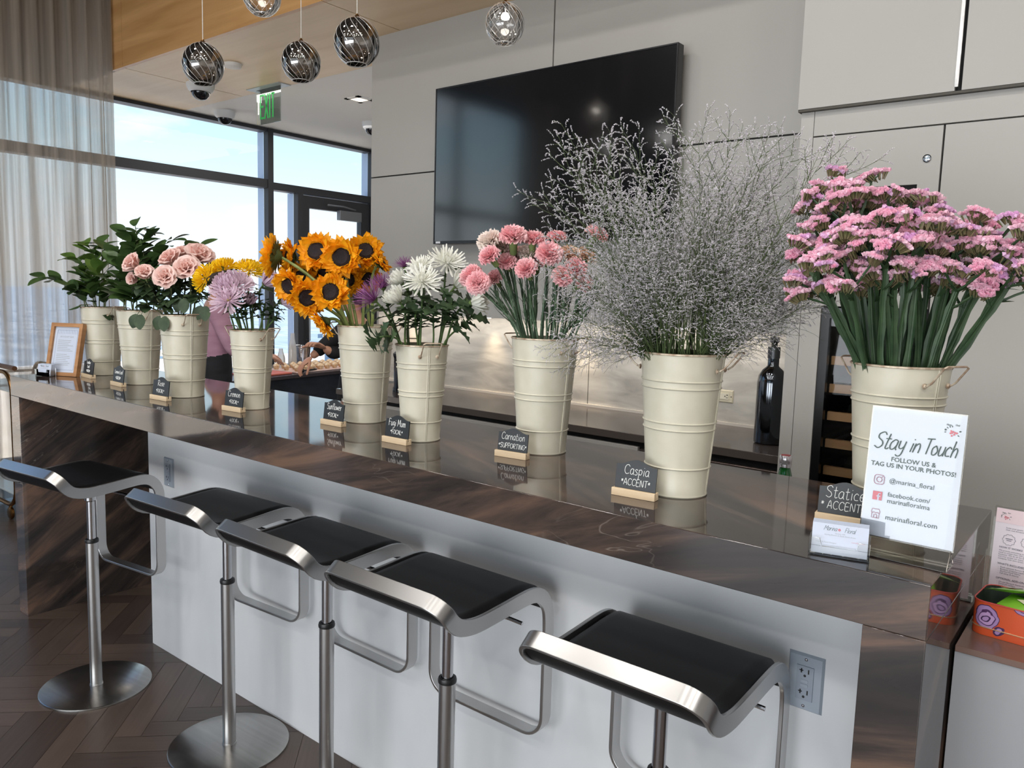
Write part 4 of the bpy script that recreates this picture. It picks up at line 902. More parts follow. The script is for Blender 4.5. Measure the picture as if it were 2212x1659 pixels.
chalk_sign(F_('Rose', '*FOCAL*'), -2.523, .101, 3.3, .108, .074, 'small chalkboard sign reading Rose')
chalk_sign(F_('Cremon', '*FOCAL*'), -2.13, .150, 5.5, .098, .070, 'small chalkboard sign reading Cremon')
chalk_sign(F_('Sunflower', '*FOCAL*'), -1.698, .221, 2, .096, .070, 'small chalkboard sign reading Sunflower')
chalk_sign(F_('Fugi Mum', '*FOCAL*'), -1.357, .167, 2, .094, .068, 'small chalkboard sign reading Fugi Mum')
chalk_sign([('Carnation', .55, .27, .80), ('*SUPPORTING*', .22, .19, .95)], -1.018, .253, 7, .094, .066, 'small chalkboard sign reading Carnation')
chalk_sign([('Caspia', .55, .28, .64), ('*ACCENT*', .22, .20, .84)], -.587, .128, 5.5, .098, .070, 'small chalkboard sign reading Caspia')
chalk_sign([('Statice', .55, .32, .80), ('* ACCENT *', .24, .22, .90)], -.1996, .243, 7, .100, .070, 'small chalkboard sign reading Statice, partly behind the acrylic sign')

# ================================================================== printed signs and cards
def text(body, parent, m, T, size, align='LEFT', name='lettering', space=1.0, bold=0, shear=0):
    c = bpy.data.curves.new(name, 'FONT'); c.body = body; c.size = size; c.align_x = align; c.space_character = space; c.shear = shear; c.offset = bold; c.resolution_u = 2
    tmp = bpy.data.objects.new('tmp', c); COL.objects.link(tmp); bpy.context.view_layer.update()
    me = bpy.data.meshes.new_from_object(tmp.evaluated_get(bpy.context.evaluated_depsgraph_get())); bpy.data.objects.remove(tmp)
    me.name = name; me.materials.clear(); me.materials.append(m); return ob(name, me, parent, T)
def ring(mb, cx, cy, r, rad, T, n=20): mb.tube([T @ V((cx+r*math.cos(2*PI*k/n), cy+r*math.sin(2*PI*k/n), 0)) for k in range(n)], rad, 4, closed=True)
def rrect(mb, x0, x1, y0, y1, r, rad, T):
    pts = []
    for cx, cy, a0 in ((x1-r, y1-r, 0), (x0+r, y1-r, 90), (x0+r, y0+r, 180), (x1-r, y0+r, 270)):
        for k in range(5): a = math.radians(a0+22.5*k); pts.append(T @ V((cx+r*math.cos(a), cy+r*math.sin(a), 0)))
    mb.tube(pts, rad, 4, closed=True)
def posy(parent, T, s):
    """little printed spray of pink flowers with leaves, script above"""
    mb = MB(); rr = random.Random(2)
    for k in range(9): a = rr.uniform(0, 6.3); d = rr.uniform(0, .55)*s; mb.ball(T @ V((d*math.cos(a), d*math.sin(a)-.1*s, 0)), .14*s, .14*s, .02*s, 8, 4, T.to_3x3())
    mb.obj('flower_print', M_pinkink, parent)
    mb = MB()
    for k in range(9):
        a = rr.uniform(0, 6.3); p = V((.8*s*math.cos(a), .62*s*math.sin(a)-.1*s, .0003)); mb.leaf(T @ p, T.to_3x3() @ V((math.cos(a), math.sin(a), 0)), T.to_3x3() @ V((0, 0, 1)), .28*s, .07*s, 0, 0, 3)
    strokes(mb, 'Marina', -.55*s, .72*s, .24*s, .016*s, T, .95*s, .3, True, None, True); strokes(mb, 'Floral', .5*s, .76*s, .24*s, .016*s, T, .8*s, .3, True, None, True)
    mb.obj('leaf_print', M_ink, parent)
# the tall acrylic stand near the corner
a0, b0 = V((-.121, .086, 0)), V((-.008, .076, 0)); ang = math.atan2(b0.y-a0.y, b0.x-a0.x)+math.radians(4)
st = thing('acrylic_sign_stand', 'clear acrylic stand holding a white Stay in Touch sheet, near corner of the bar', 'sign', (-.0655, .080, H+.0004), ang)
SWd, SHt = .140, .216
TS = Matrix.Translation((.003, .024, .028)) @ Matrix.Rotation(math.radians(-5.5), 4, 'X') @ PLANE
mb = MB(); hw = SWd/2+.001
pf = [(.000, .0006), (.055, .0006), (.026, .030), (.0295, .030+.0), (.0295+.0208, .0305+.2155), (.0215+.0208, .0305+.2155), (.0215, .0295)]
for z0, z1, y0, y1 in ((0, .0022, .0, .052),): mb.box(-hw, hw, y0, y1, z0, z1)
mb.add([(-hw, 0, .002), (hw, 0, .002), (hw, .0225, .030), (-hw, .0225, .030)], [(0, 1, 2, 3)]); mb.add([(-hw, .052, .002), (hw, .052, .002), (hw, .0265, .030), (-hw, .0265, .030)], [(0, 1, 2, 3)])
mb.obj('stand', M_acryl, st, smooth=False)
mb = MB()
for z in (.0022, -.0022): mb.box(-hw, hw, 0, SHt+.004, z-.0006, z+.0006, TS)
mb.obj('sleeve', M_acryl, st, smooth=False)
mb = MB()
for s in (-1, 1):
    mb.tube([(s*hw, 0, .0015), (s*hw, .0225, .030), (s*hw, .052, .0015), (s*hw, 0, .0015)], .0008, 5); mb.tube([TS @ V((s*hw, 0, 0)), TS @ V((s*hw, SHt+.004, 0))], .0008, 5)
mb.tube([(-hw, 0, .0015), (hw, 0, .0015)], .0008, 5); mb.tube([(-hw, .0225, .030), (hw, .0225, .030)], .0006, 5); mb.tube([(-hw, .052, .0015), (hw, .052, .0015)], .0007, 5)
mb.obj('polished_edges', M_acryledge, st)
sh = MB().box(-SWd/2, SWd/2, .002, SHt+.002, -.0003, .0003, TS).obj('sheet', M_paper, st, smooth=False)
T = TS @ Matrix.Translation((0, 0, .0031))
mb = MB(); strokes(mb, 'Stay', -.040, .150, .027, .00095, T, .048, .30, True, None, True); strokes(mb, 'in', -.001, .150, .025, .00095, T, .017, .30, True, None, True); strokes(mb, 'Touch', .036, .150, .026, .00095, T, .050, .30, True, None, True)
mb.obj('script_lettering', M_ink, sh)
text('FOLLOW US &\nTAG US IN YOUR PHOTOS!', sh, M_ink, T @ Matrix.Translation((0, .1305, 0)), .0104, 'CENTER', bold=.00012)
text('@marina_floral', sh, M_ink, T @ Matrix.Translation((-.033, .0945, 0)), .0108)
text('facebook.com/\nmarinafloralma', sh, M_ink, T @ Matrix.Translation((-.033, .0715, 0)), .0108)
text('marinafloral.com', sh, M_ink, T @ Matrix.Translation((-.033, .0330, 0)), .0116)
mb = MB(); rrect(mb, -.0560, -.0405, .0895, .1050, .0045, .00055, T); ring(mb, -.04825, .09725, .0042, .00055, T); ring(mb, -.0437, .1022, .0006, .0004, T, 8)
x0, x1, y0, y1 = -.0555, -.0415, .0325, .0475
mb.tube([T @ V((x0+.0012, y0+.008, 0)), T @ V((x0+.0012, y0, 0)), T @ V((x1-.0012, y0, 0)), T @ V((x1-.0012, y0+.008, 0))], .0005, 4); mb.tube([T @ V((x0, y0+.010, 0)), T @ V((x0+.0018, y1, 0)), T @ V((x1-.0018, y1, 0)), T @ V((x1, y0+.010, 0))], .0005, 4)
mb.tube([T @ V((x0+(x1-x0)*k/12, y0+.0095-.0012*abs(math.sin(k*PI/4)), 0)) for k in range(13)], .0005, 4); mb.tube([T @ V((-.0508, y0, 0)), T @ V((-.0508, y0+.005, 0)), T @ V((-.0485, y0+.0062, 0)), T @ V((-.0462, y0+.005, 0)), T @ V((-.0462, y0, 0))], .0005, 4)
mb.obj('icons', M_mauveink, sh)
mb = MB(); mb.box(-.0558, -.0412, .0628, .0772, -.0001, .0002, T); mb.obj('square_icon', M_pinkink, sh, smooth=False)
mb = MB(); mb.box(-.0480, -.0457, .0628, .0720, .0002, .0005, T); mb.box(-.0496, -.0436, .0685, .0703, .0002, .0005, T); mb.tube([T @ V((-.0468, .0715, .0004)), T @ V((-.0462, .0738, .0004)), T @ V((-.0436, .0744, .0004))], .0009, 5); mb.obj('square_icon_letter', M_paper, sh)
posy(sh, T @ Matrix.Translation((.052, .192, 0)), .0115)

# business card holders
def card_holder(x, y, ang, label, cw=.089, ch=.051):
    t = thing('card_holder', label, 'card holder', (x, y, H+.0004), ang, 'clear business card holders on the bar'); a = cw/2+.003
    mb = MB(); mb.box(-a, a, -.002, .030, 0, .002); mb.box(-a, a, -.002, -.0005, .002, .017); mb.box(-a, -a+.0015, -.002, .030, .002, .030); mb.box(a-.0015, a, -.002, .030, .002, .030); mb.box(-a, a, .0285, .030, .002, .038)
    mb.box(-a, -a+.018, -.002, -.0005, .017, .030); mb.box(a-.018, a, -.002, -.0005, .017, .030)
    mb.obj('tray', M_acryl, t, smooth=False)
    mb = MB(); y_ = -.0012; mb.tube([(-a, y_, .001), (a, y_, .001), (a, y_, .030), (a-.016, y_, .030), (a-.020, y_, .017), (-a+.020, y_, .017), (-a+.016, y_, .030), (-a, y_, .030), (-a, y_, .001)], .0007, 5); mb.tube([(a, -.0012, .001), (a, .029, .001), (a, .029, .037)], .0007, 5); mb.obj('polished_edges', M_acryledge, t)
    for k in range(6):
        T = Matrix.Translation((0, .006+k*.0036, .003)) @ Matrix.Rotation(math.radians(-9), 4, 'X') @ PLANE
        c = MB().box(-cw/2, cw/2, 0, ch+k*.0003, -.0012, .0012, T).obj('business_card', M_paper, t, smooth=False)
        if k == 0:
            T = T @ Matrix.Translation((0, 0, .0014)); mb = MB(); strokes(mb, 'Marina', -.0155, ch*.78, .0075, .00025, T, .020, .3, True, None, True); strokes(mb, 'Floral', .0145, ch*.77, .0075, .00025, T, .018, .3, True, None, True); mb.obj('script_lettering', M_ink, c)
            mb = MB()
            for q in range(5): mb.ball(T @ V((-.0015+.0014*math.cos(q*1.26), ch*.83+.0014*math.sin(q*1.26), 0)), .0010, .0010, .0002, 7, 4, T.to_3x3())
            mb.obj('flower_print', M_pinkink, c)
            text('Quincy, MA\nServing Boston & South Shore Areas', c, mat('pale_grey_ink', S(168, 172, 178), .8), T @ Matrix.Translation((0, ch*.68, 0)), .0032, 'CENTER')
            text('Owner & Floral Designer', c, mat('pale_grey_ink', S(168, 172, 178), .8), T @ Matrix.Translation((-.037, ch*.36, 0)), .0032)
            text('marinafloral.com', c, mat('pale_pink_ink', S(214, 160, 176), .8), T @ Matrix.Translation((.018, ch*.46, 0)), .0030)
    return t
q0, q1 = on_z(1741, 1197, H), on_z(1880, 1217, H)
card_holder((q0.x+q1.x)/2, (q0.y+q1.y)/2+.002, math.atan2(q1.y-q0.y, q1.x-q0.x)-.04, 'clear card holder with white cards at the near corner of the bar', .086, .050)
q0, q1 = on_z(71, 813, H), on_z(113, 814, H)
card_holder((q0.x+q1.x)/2-.01, (q0.y+q1.y)/2+.004, math.radians(18), 'clear card holder with white cards in front of the wooden photo frame', .080, .049)
# framed notice at the far end
fr = thing('photo_frame', 'oak picture frame with a printed notice at the far end of the bar', 'picture frame', (-3.470, .150, H+.0004), math.radians(27))
FW_, FH_, fb = .160, .235, .016
TF = Matrix.Translation((0, .0, .0)) @ Matrix.Rotation(math.radians(-13), 4, 'X') @ PLANE
mb = MB(); mb.box(-FW_/2, -FW_/2+fb, 0, FH_, -.018, .006, TF); mb.box(FW_/2-fb, FW_/2, 0, FH_, -.018, .006, TF); mb.box(-FW_/2+fb, FW_/2-fb, 0, fb, -.018, .006, TF); mb.box(-FW_/2+fb, FW_/2-fb, FH_-fb, FH_, -.018, .006, TF)
mb.obj('frame', varied('oak_frame', S(158, 112, 72), S(182, 134, 90), (3, 3, 20), 2, .5), fr, smooth=False)
sh = MB().box(-FW_/2+fb, FW_/2-fb, fb, FH_-fb, -.010, -.004, TF).obj('sheet', M_paper, fr, smooth=False)
MB().box(-.02, .02, .0, FH_*.8, -.022, -.018, TF).obj('back_support', M_black, fr, smooth=False)
T = TF @ Matrix.Translation((0, 0, -.0036)); blue = mat('pale_blue_ink', S(150, 166, 190), .8)
mb = MB(); rrect(mb, -.052, .052, .028, .205, .004, .0006, T)
for k in range(13): mb.tube([T @ V((-.048+.008*k, .188, 0)), T @ V((-.048+.008*k, .205, 0))], .0007, 4)
mb.obj('border_print', blue, sh)
text('BOUQUET BAR', sh, mat('pale_grey_ink', S(168, 172, 178), .8), T @ Matrix.Translation((0, .172, 0)), .010, 'CENTER')
mb = MB(); rl = random.Random(9)
for k in range(15):
    if k not in (7,): mb.box(-.042, -.042+rl.uniform(.05, .082), .158-k*.0078, .1602-k*.0078, 0, .0002, T)
mb.obj('print_lines', mat('pale_grey_ink', S(168, 172, 178), .8), sh, smooth=False)

# tin of green packets and a leaflet stand on the low console
tn = thing('tin_box', 'orange tin box with a purple flower pattern on the low console', 'tin', (.012, .335, CZ2+.0004), math.radians(-5))
def rr_out(x0, x1, y0, y1, r, n=6):
    out = []
    for cx, cy, a0 in ((x1-r, y1-r, 0), (x0+r, y1-r, 90), (x0+r, y0+r, 180), (x1-r, y0+r, 270)):
        for k in range(n+1): a = math.radians(a0+90*k/n); out.append((cx+r*math.cos(a), cy+r*math.sin(a)))
    return out
def tin_mat():
    mt = mat('tin_orange_print', S(206, 84, 44), .32); t = mt.node_tree; b = t.nodes['Principled BSDF']; L = t.links.new
    tc = t.nodes.new('ShaderNodeTexCoord'); mp = t.nodes.new('ShaderNodeMapping'); mp.inputs['Scale'].default_value = (22, 22, 26); L(tc.outputs['Object'], mp.inputs[0])
    nz = t.nodes.new('ShaderNodeTexNoise'); nz.inputs['Scale'].default_value = 1.7; L(mp.outputs[0], nz.inputs[0])
    mxv = t.nodes.new('ShaderNodeMixRGB'); mxv.inputs[0].default_value = .22; L(mp.outputs[0], mxv.inputs[1]); L(nz.outputs['Color'], mxv.inputs[2])
    v = t.nodes.new('ShaderNodeTexVoronoi'); v.inputs['Scale'].default_value = 1.15; L(mxv.outputs[0], v.inputs[0])
    r = t.nodes.new('ShaderNodeValToRGB'); r.color_ramp.interpolation = 'CONSTANT'; el = r.color_ramp.elements; el[0].color = S(172, 140, 186); el[1].position = .40; el[1].color = S(206, 84, 44)
    for p, c in ((.10, S(70, 44, 84)), (.14, S(186, 152, 196)), (.24, S(80, 50, 92)), (.27, S(166, 134, 182)), (.37, S(70, 44, 84))): q = el.new(p); q.color = c
    L(v.outputs['Distance'], r.inputs[0]); L(r.outputs[0], b.inputs['Base Color']); return mt
w2, d2, h2 = .22, .115, .062
mb = MB(); o1 = rr_out(0, w2, 0, d2, .022); o2 = rr_out(.0012, w2-.0012, .0012, d2-.0012, .021); k = len(o1)
vs = [(x, y, 0) for x, y in o1]+[(x, y, h2) for x, y in o1]; mb.add(vs, [(i, (i+1) % k, k+(i+1) % k, k+i) for i in range(k)]+[tuple(range(k))[::-1]])
mb.mi = 1; vs = [(x, y, h2) for x, y in o2]+[(x, y, .002) for x, y in o2]; mb.add(vs, [(i, (i+1) % k, k+(i+1) % k, k+i) for i in range(k)]+[tuple(range(k, 2*k))])
mb.obj('body', [tin_mat(), mat('tin_inside', S(120, 134, 124), .22, .8)], tn, angle=50)
MB().tube([(x, y, h2) for x, y in o1], .0014, 6, closed=True).obj('rim', mat('tin_red_rim', S(190, 74, 66), .35), tn)
MB().tube([(x, y, .015) for x, y in rr_out(-.0008, w2+.0008, -.0008, d2+.0008, .0225)], .0011, 6, closed=True).obj('bead', mat('tin_gold_bead', S(222, 190, 150), .25, .7), tn)
M_pk = varied('green_foil', S(104, 164, 44), S(134, 192, 62), (1, 1, 1), 14, .28); TT = Matrix.Translation((.012, .335, CZ2+.0004)) @ Matrix.Rotation(math.radians(-5), 4, 'Z')
for i, (x, y, z, rz, rx, lab) in enumerate(((.050, .064, .074, .5, -.35, 'green foil packet leaning at the left end of the orange tin'), (.108, .068, .078, .75, -.30, 'green foil packet with a blue oval in the middle of the orange tin'), (.165, .060, .072, .2, -.2, 'green foil packet at the far right of the orange tin'), (.082, .034, .064, -.15, .05, 'green foil packet lying flat in front inside the orange tin'))):
    t = thing('foil_packet', lab, 'packet', (0, 0, 0), 0, 'green packets in the orange tin'); t.matrix_world = TT @ Matrix.Translation((x, y, z)) @ Matrix.Rotation(rz, 4, 'Z') @ Matrix.Rotation(rx, 4, 'X') @ Matrix.Scale(1.2, 4)
    mb = MB(); mb.grid(lambda u, v: V(((u-.5)*.066, (v-.5)*.058, .0035*math.sin(PI*u)*math.sin(PI*v)+.0008*math.sin(u*17)*math.sin(v*13))), 10, 10); mb.grid(lambda u, v: V(((.5-u)*.066, (v-.5)*.058, -.003*math.sin(PI*u)*math.sin(PI*v))), 6, 6); mb.obj('pouch', M_pk, t)
    mb = MB(); mb.prism([(.016*math.cos(q*PI/2), .013*math.sin(q*PI/2)) for q in range(4)], Matrix.Translation((0, 0, .0042)), .0003); mb.obj('pale_print', mat('pale_print', S(230, 222, 196), .5), t, smooth=False)
    mb = MB(); mb.prism([(.008*math.cos(q*PI/8), .005*math.sin(q*PI/8)) for q in range(16)], Matrix.Translation((.006, -.002, .0047)), .0003); mb.obj('blue_oval', mat('blue_oval', S(58, 74, 140), .4), t, smooth=False)
lf = thing('leaflet_stand', 'clear acrylic stand with a pale pink printed leaflet behind the orange tin', 'sign', (.085, .49, CZ2+.0004), math.radians(-3))
TL = Matrix.Translation((0, .006, .004)) @ Matrix.Rotation(math.radians(-4), 4, 'X') @ PLANE
mb = MB(); mb.box(-.075, .075, 0, .06, 0, .002); mb.box(-.073, .073, 0, .200, -.003, -.0018, TL); mb.box(-.078, -.076, .0, .045, .002, .115); mb.obj('stand', M_acryl, lf, smooth=False)
sh = MB().box(-.069, .070, .001, .196, -.0004, .0004, TL).obj('sheet', mat('blush_paper', S(232, 222, 232), .55), lf, smooth=False)
T = TL @ Matrix.Translation((0, 0, .0008)); MB().box(-.069, .070, .168, .196, -.0002, .0, T).obj('pink_band', mat('pink_paper', S(236, 212, 220), .55), sh, smooth=False)
T = TL @ Matrix.Translation((0, 0, .0012))
mb = MB(); strokes(mb, 'Bring the', .014, .179, .011, .00035, T, .060, .3, True, None, True); mb.obj('script_lettering', M_ink, sh)
posy(sh, T @ Matrix.Translation((-.052, .181, 0)), .0085)
ink = mat('dark_grey_ink', S(110, 108, 120), .8)
text('TO YOUR EVENT', sh, ink, T @ Matrix.Translation((.016, .1705, 0)), .0055, 'CENTER')
for body, yy in (('HOW IT WORKS', .118), ("WHAT'S INCLUDED", .085), ('OPTIONAL ADD-ONS', .056), ("LET'S MAKE YOUR EVENT\nUNFORGETTABLE", .028)): text(body, sh, ink, T @ Matrix.Translation((-.058, yy, 0)), .0052, bold=.00008)
text('We provide everything your guests\nneed to create their own gorgeous\nbouquets. We do all the work, so you\nand your guests can enjoy the time\ncompany, with zero stress.', sh, ink, T @ Matrix.Translation((-.058, .112, 0)), .0040)
text('-  Fresh seasonal flowers & greens\n-  Bouquet wrapping supplies\n-  Elevated floral display\n-  Full setup & cleanup', sh, ink, T @ Matrix.Translation((-.056, .079, 0)), .0040)
text('-  On-site Bouquet Bartender\n-  Floral gift holders\n-  Vases', sh, ink, T @ Matrix.Translation((-.056, .050, 0)), .0040)
text('Invite your guests to choose flowers and\ntheir own bouquets - a fun, interactive', sh, ink, T @ Matrix.Translation((-.050, .158, 0)), .0040)
mb = MB()
for cx in (-.043, -.012, .019): mb.tube([T @ V((cx+(.0105+.0008*math.cos(10*a))*math.cos(a), .136+(.0105+.0008*math.cos(10*a))*math.sin(a), 0)) for a in [2*PI*k/60 for k in range(60)]], .0003, 4, closed=True); mb.box(cx-.006, cx+.006, .1372, .1384, 0, .0002, T); mb.box(cx-.004, cx+.004, .1340, .1350, 0, .0002, T)
mb.obj('badges', ink, sh)

# ================================================================== flowers
G_dark = leafy('leaf_dark_green', S(44, 62, 40), S(66, 86, 54), .55, .15)
G_lemon = leafy('lemon_leaf_green', S(70, 100, 42), S(104, 134, 62), .36, .28, 14)
G_lemon2 = leafy('lemon_leaf_dark', S(52, 76, 42), S(78, 104, 56), .34, .2, 14)
G_stem = leafy('stem_green', S(70, 98, 54), S(96, 120, 66), .45, .08)
G_rosestem = leafy('rose_stem_green', S(78, 92, 58), S(104, 112, 70), .45, .05)
G_mum = leafy('mum_leaf_green', S(50, 72, 48), S(76, 98, 64), .5, .15)
G_carn = leafy('carnation_stem_green', S(58, 82, 62), S(84, 108, 80), .5, .05)
G_calyx = leafy('calyx_green', S(96, 122, 70), S(130, 150, 92), .5, .1)
G_sun = leafy('sunflower_stem_green', S(116, 130, 66), S(142, 154, 88), .5, .08)
G_sunleaf = leafy('sunflower_bract_green', S(62, 76, 40), S(90, 100, 52), .55, .1)
P_rose = leafy('blush_rose_petal', S(250, 214, 206), S(254, 230, 222), .5, .32, 8)
P_sun = leafy('sunflower_petal', S(246, 164, 10), S(254, 192, 30), .5, .25, 10)
P_lil = leafy('lilac_petal', S(220, 192, 212), S(236, 216, 228), .5, .25, 10)
P_yel = leafy('yellow_mum_petal', S(250, 204, 14), S(255, 224, 44), .5, .2, 10)
P_wht = leafy('white_mum_petal', S(240, 240, 230), S(250, 250, 244), .5, .25, 10)
P_pur = leafy('purple_spider_petal', S(122, 62, 118), S(152, 92, 146), .45, .15, 10)
P_pink = leafy('carnation_pink', S(252, 190, 196), S(255, 218, 220), .55, .2, 12)
P_pale = leafy('carnation_blush_white', S(246, 228, 220), S(252, 244, 236), .55, .2, 12)
P_peach = leafy('carnation_peach', S(238, 204, 182), S(248, 224, 204), .55, .2, 12)
P_stat = leafy('statice_pink', S(250, 192, 216), S(254, 220, 233), .6, .2, 60)
P_stat2 = leafy('statice_lilac', S(236, 184, 228), S(246, 212, 240), .6, .2, 60)
G_statc = leafy('statice_calyx', S(88, 96, 52), S(126, 112, 84), .6, .05, 80)
G_stat = leafy('statice_stem', S(44, 68, 44), S(70, 96, 62), .5, .05, 10)
G_casp = leafy('caspia_stem', S(62, 80, 46), S(92, 108, 64), .6, .05, 10)
P_casp = leafy('caspia_blossom', S(190, 184, 191), S(226, 221, 227), .7, .1, 90)
M_sdisk = varied('sunflower_disc', (.004, .0015, .003), (.016, .006, .007), (1, 1, 1), 260, .8, lo=.4, hi=.65, bump=1.0)

def stem_curve(key, head, approach, k1=.35, k2=.4, seed=0, base_r=.02):
    c, rt, h = BK[key]; rr = random.Random(seed); hd = V((head.x-c.x, head.y-c.y, 0)); L = hd.length
    rim = c + V((0, 0, h)) + (hd*(min(.80*rt, .55*L+.006)/L) if L > 1e-5 else V())
    a = rr.uniform(0, 6.28); rim += V((math.cos(a), math.sin(a), 0))*rt*.10
    base = c + V((0, 0, .02)) - hd*(min(base_r, L)/max(L, 1e-5)) + V((math.cos(a), math.sin(a), 0))*.016
    d = (rim-base).normalized(); ln = (head-rim).length
    return [base, base.lerp(rim, .5)] + bez(rim, rim+d*ln*k1, head-V(approach).normalized()*ln*k2, head, 9)
def flower(name, label, cat, group, key, head, approach, r, m_stem, parts, seed=0, leaves=None, k2=.4, m_leaf=None, leafname='leaves', k1=.35):
    """one cut flower: stem from the bucket to the head, blooms as its parts"""
    pts = stem_curve(key, head, approach, k1, k2, seed); root = pts[0]
    t = thing(name, label, cat, root, 0, group)
    MB().tube([p-root for p in pts], r, 7).obj('stem', m_stem, t)
    for nm, me, M in parts:
        M = M.copy(); M.translation = M.translation-root; ob(nm, me, t, M)
    if leaves:
        mb = MB(); leaves(mb, [p-root for p in pts], random.Random(seed+50))
        if mb.v: mb.obj(leafname, m_leaf or G_dark, t, angle=180)
    return t
def place(px, py, key, dd): return at_depth(px, py, depth_of(BK[key][0])-dd)

# ---- bloom meshes (axis +Z, unit in metres)
def rose_mesh(seed, size, openness):
    R.seed(seed); mb = MB(); n = 26
    for k in range(n):
        f = k/(n-1); a = k*2.4+R.uniform(-.2, .2); r0 = size*(.03+.16*f)
        p0 = -.10+.95*f*openness+R.uniform(-.06, .06); p1 = .08+1.05*f**1.5*openness*1.25
        mb.petal(a, size*(.80+.18*f), size*(.24+.40*f), r0, -size*.10*f, p0, p1, -.28+.1*f, 'round', 4, 6, size*.02, roll=.55*f*R.uniform(.6, 1.3))
    for k in range(5): mb.petal(k*1.26, size*.6, size*.5, .01*size, -size*.12, 1.1, .4, -.2, 'round', 3, 4)
    return mb.mesh('bloom', P_rose, angle=180)
def sun_mesh(seed, r):
    R.seed(seed); mb = MB()
    for lay, (n, ln, p0) in enumerate(((20, .68, 1.50), (19, .66, 1.28), (15, .60, 1.02), (7, .42, .60))):
        for k in range(n): mb.petal(2*PI*k/n+R.uniform(-.15, .15)+lay*.15, r*ln*R.uniform(.82, 1.12), r*.185*R.uniform(.85, 1.2), r*.36, -.003+lay*.002, p0+R.uniform(-.3, .2), p0+R.uniform(-.8, .6), R.uniform(.1, .5), 'point', 3, 6, .0020, side=R.uniform(-.010, .010))
    rays = mb.mesh('ray_petals', P_sun, angle=180)
    mb = MB(); mb.lathe([(r*.44, -.004), (r*.46, .003), (r*.42, .010), (r*.30, .014), (r*.16, .0115), (0, .0105)], 26)
    for k in range(150): a = k*2.4; q = r*.45*math.sqrt(R.uniform(.25, 1)); mb.ball((q*math.cos(a), q*math.sin(a), .0105), .0011, .0011, .003, 4, 3)
    disc = mb.mesh('disc', M_sdisk)
    mb = MB(); mb.lathe([(.004, -.026), (r*.22, -.020), (r*.42, -.008), (r*.44, -.003)], 18)
    for k in range(16): mb.petal(2*PI*k/16+R.uniform(-.1, .1), r*.5, r*.13, r*.28, -.014, 1.15+R.uniform(-.2, .3), 1.5, .2, 'point', 2, 4)
    return rays, disc, mb.mesh('bracts', G_sunleaf, angle=180)
def mum_mesh(seed, r, kind):
    """kind: cushion (dense dome), spider (long reflexing straps), shut (half-open cup), fan (spread needles)"""
    R.seed(seed); mb = MB()
    if kind == 'dome':
        for li in range(9):
            th = .12+li*.185; n = max(5, int(30*math.sin(th)+2))
            for k in range(n):
                a = 2*PI*(k+.5*(li % 2))/n+R.uniform(-.12, .12); q = .62*r
                mb.petal(a, r*(.34+.10*th)*R.uniform(.85, 1.1), r*.070, q*math.sin(th), q*math.cos(th)*.72-.28*r, th+R.uniform(-.12, .12), th-(.75 if th < 1.2 else .15)+R.uniform(-.2, .2), -.6, 'strap', 2, 5, 0, side=R.uniform(-.05, .05)*r)
        for k in range(16): mb.petal(R.uniform(0, 6.3), r*R.uniform(.5, .95), r*.07, r*.1, -r*.25, 1.45, 1.75, -.5, 'strap', 2, 5, 0)
        return mb
    lay = {'cushion': [(26, .98, 1.50, 1.25), (26, .86, 1.28, .95), (24, .76, 1.05, .70), (20, .64, .78, .42), (16, .52, .50, .15), (12, .42, .25, -.15)],
           'open': [(17, 1.0, 1.55, 1.75), (17, .96, 1.35, 1.30), (17, .86, 1.12, .95), (15, .68, .85, .55), (14, .48, .55, .15), (10, .32, .3, -.2)],
           'shut': [(15, 1.0, .95, .50), (15, .98, .75, .35), (13, .92, .52, .18), (11, .84, .30, .0)],
           'fan': [(30, 1.0, 1.25, 1.15), (28, .98, 1.0, .95), (24, .95, .75, .7), (18, .9, .5, .4), (12, .85, .25, .2)]}[kind]
    wd = {'cushion': .085, 'open': .065, 'shut': .10, 'fan': .020}[kind]
    for li, (n, ln, p0, p1) in enumerate(lay):
        for k in range(n): mb.petal(2*PI*(k+.5*(li % 2))/n+R.uniform(-.09, .09), r*ln*R.uniform(.86, 1.08), r*wd*(1-.05*li), r*.05, 0, p0+R.uniform(-.08, .08), p1+R.uniform(-.18, .18), -.55 if kind != 'fan' else -.3, 'strap', 2, 5, 0, roll=R.uniform(-.6, .1) if kind != 'fan' else 0, side=R.uniform(-.07, .07)*r)
    if kind == 'open':
        for k in range(4): mb.petal(R.uniform(0, 6.3), r*.7, r*.075, r*.1, 0, 2.0, 2.6, -.4, 'strap', 2, 5)
    return mb
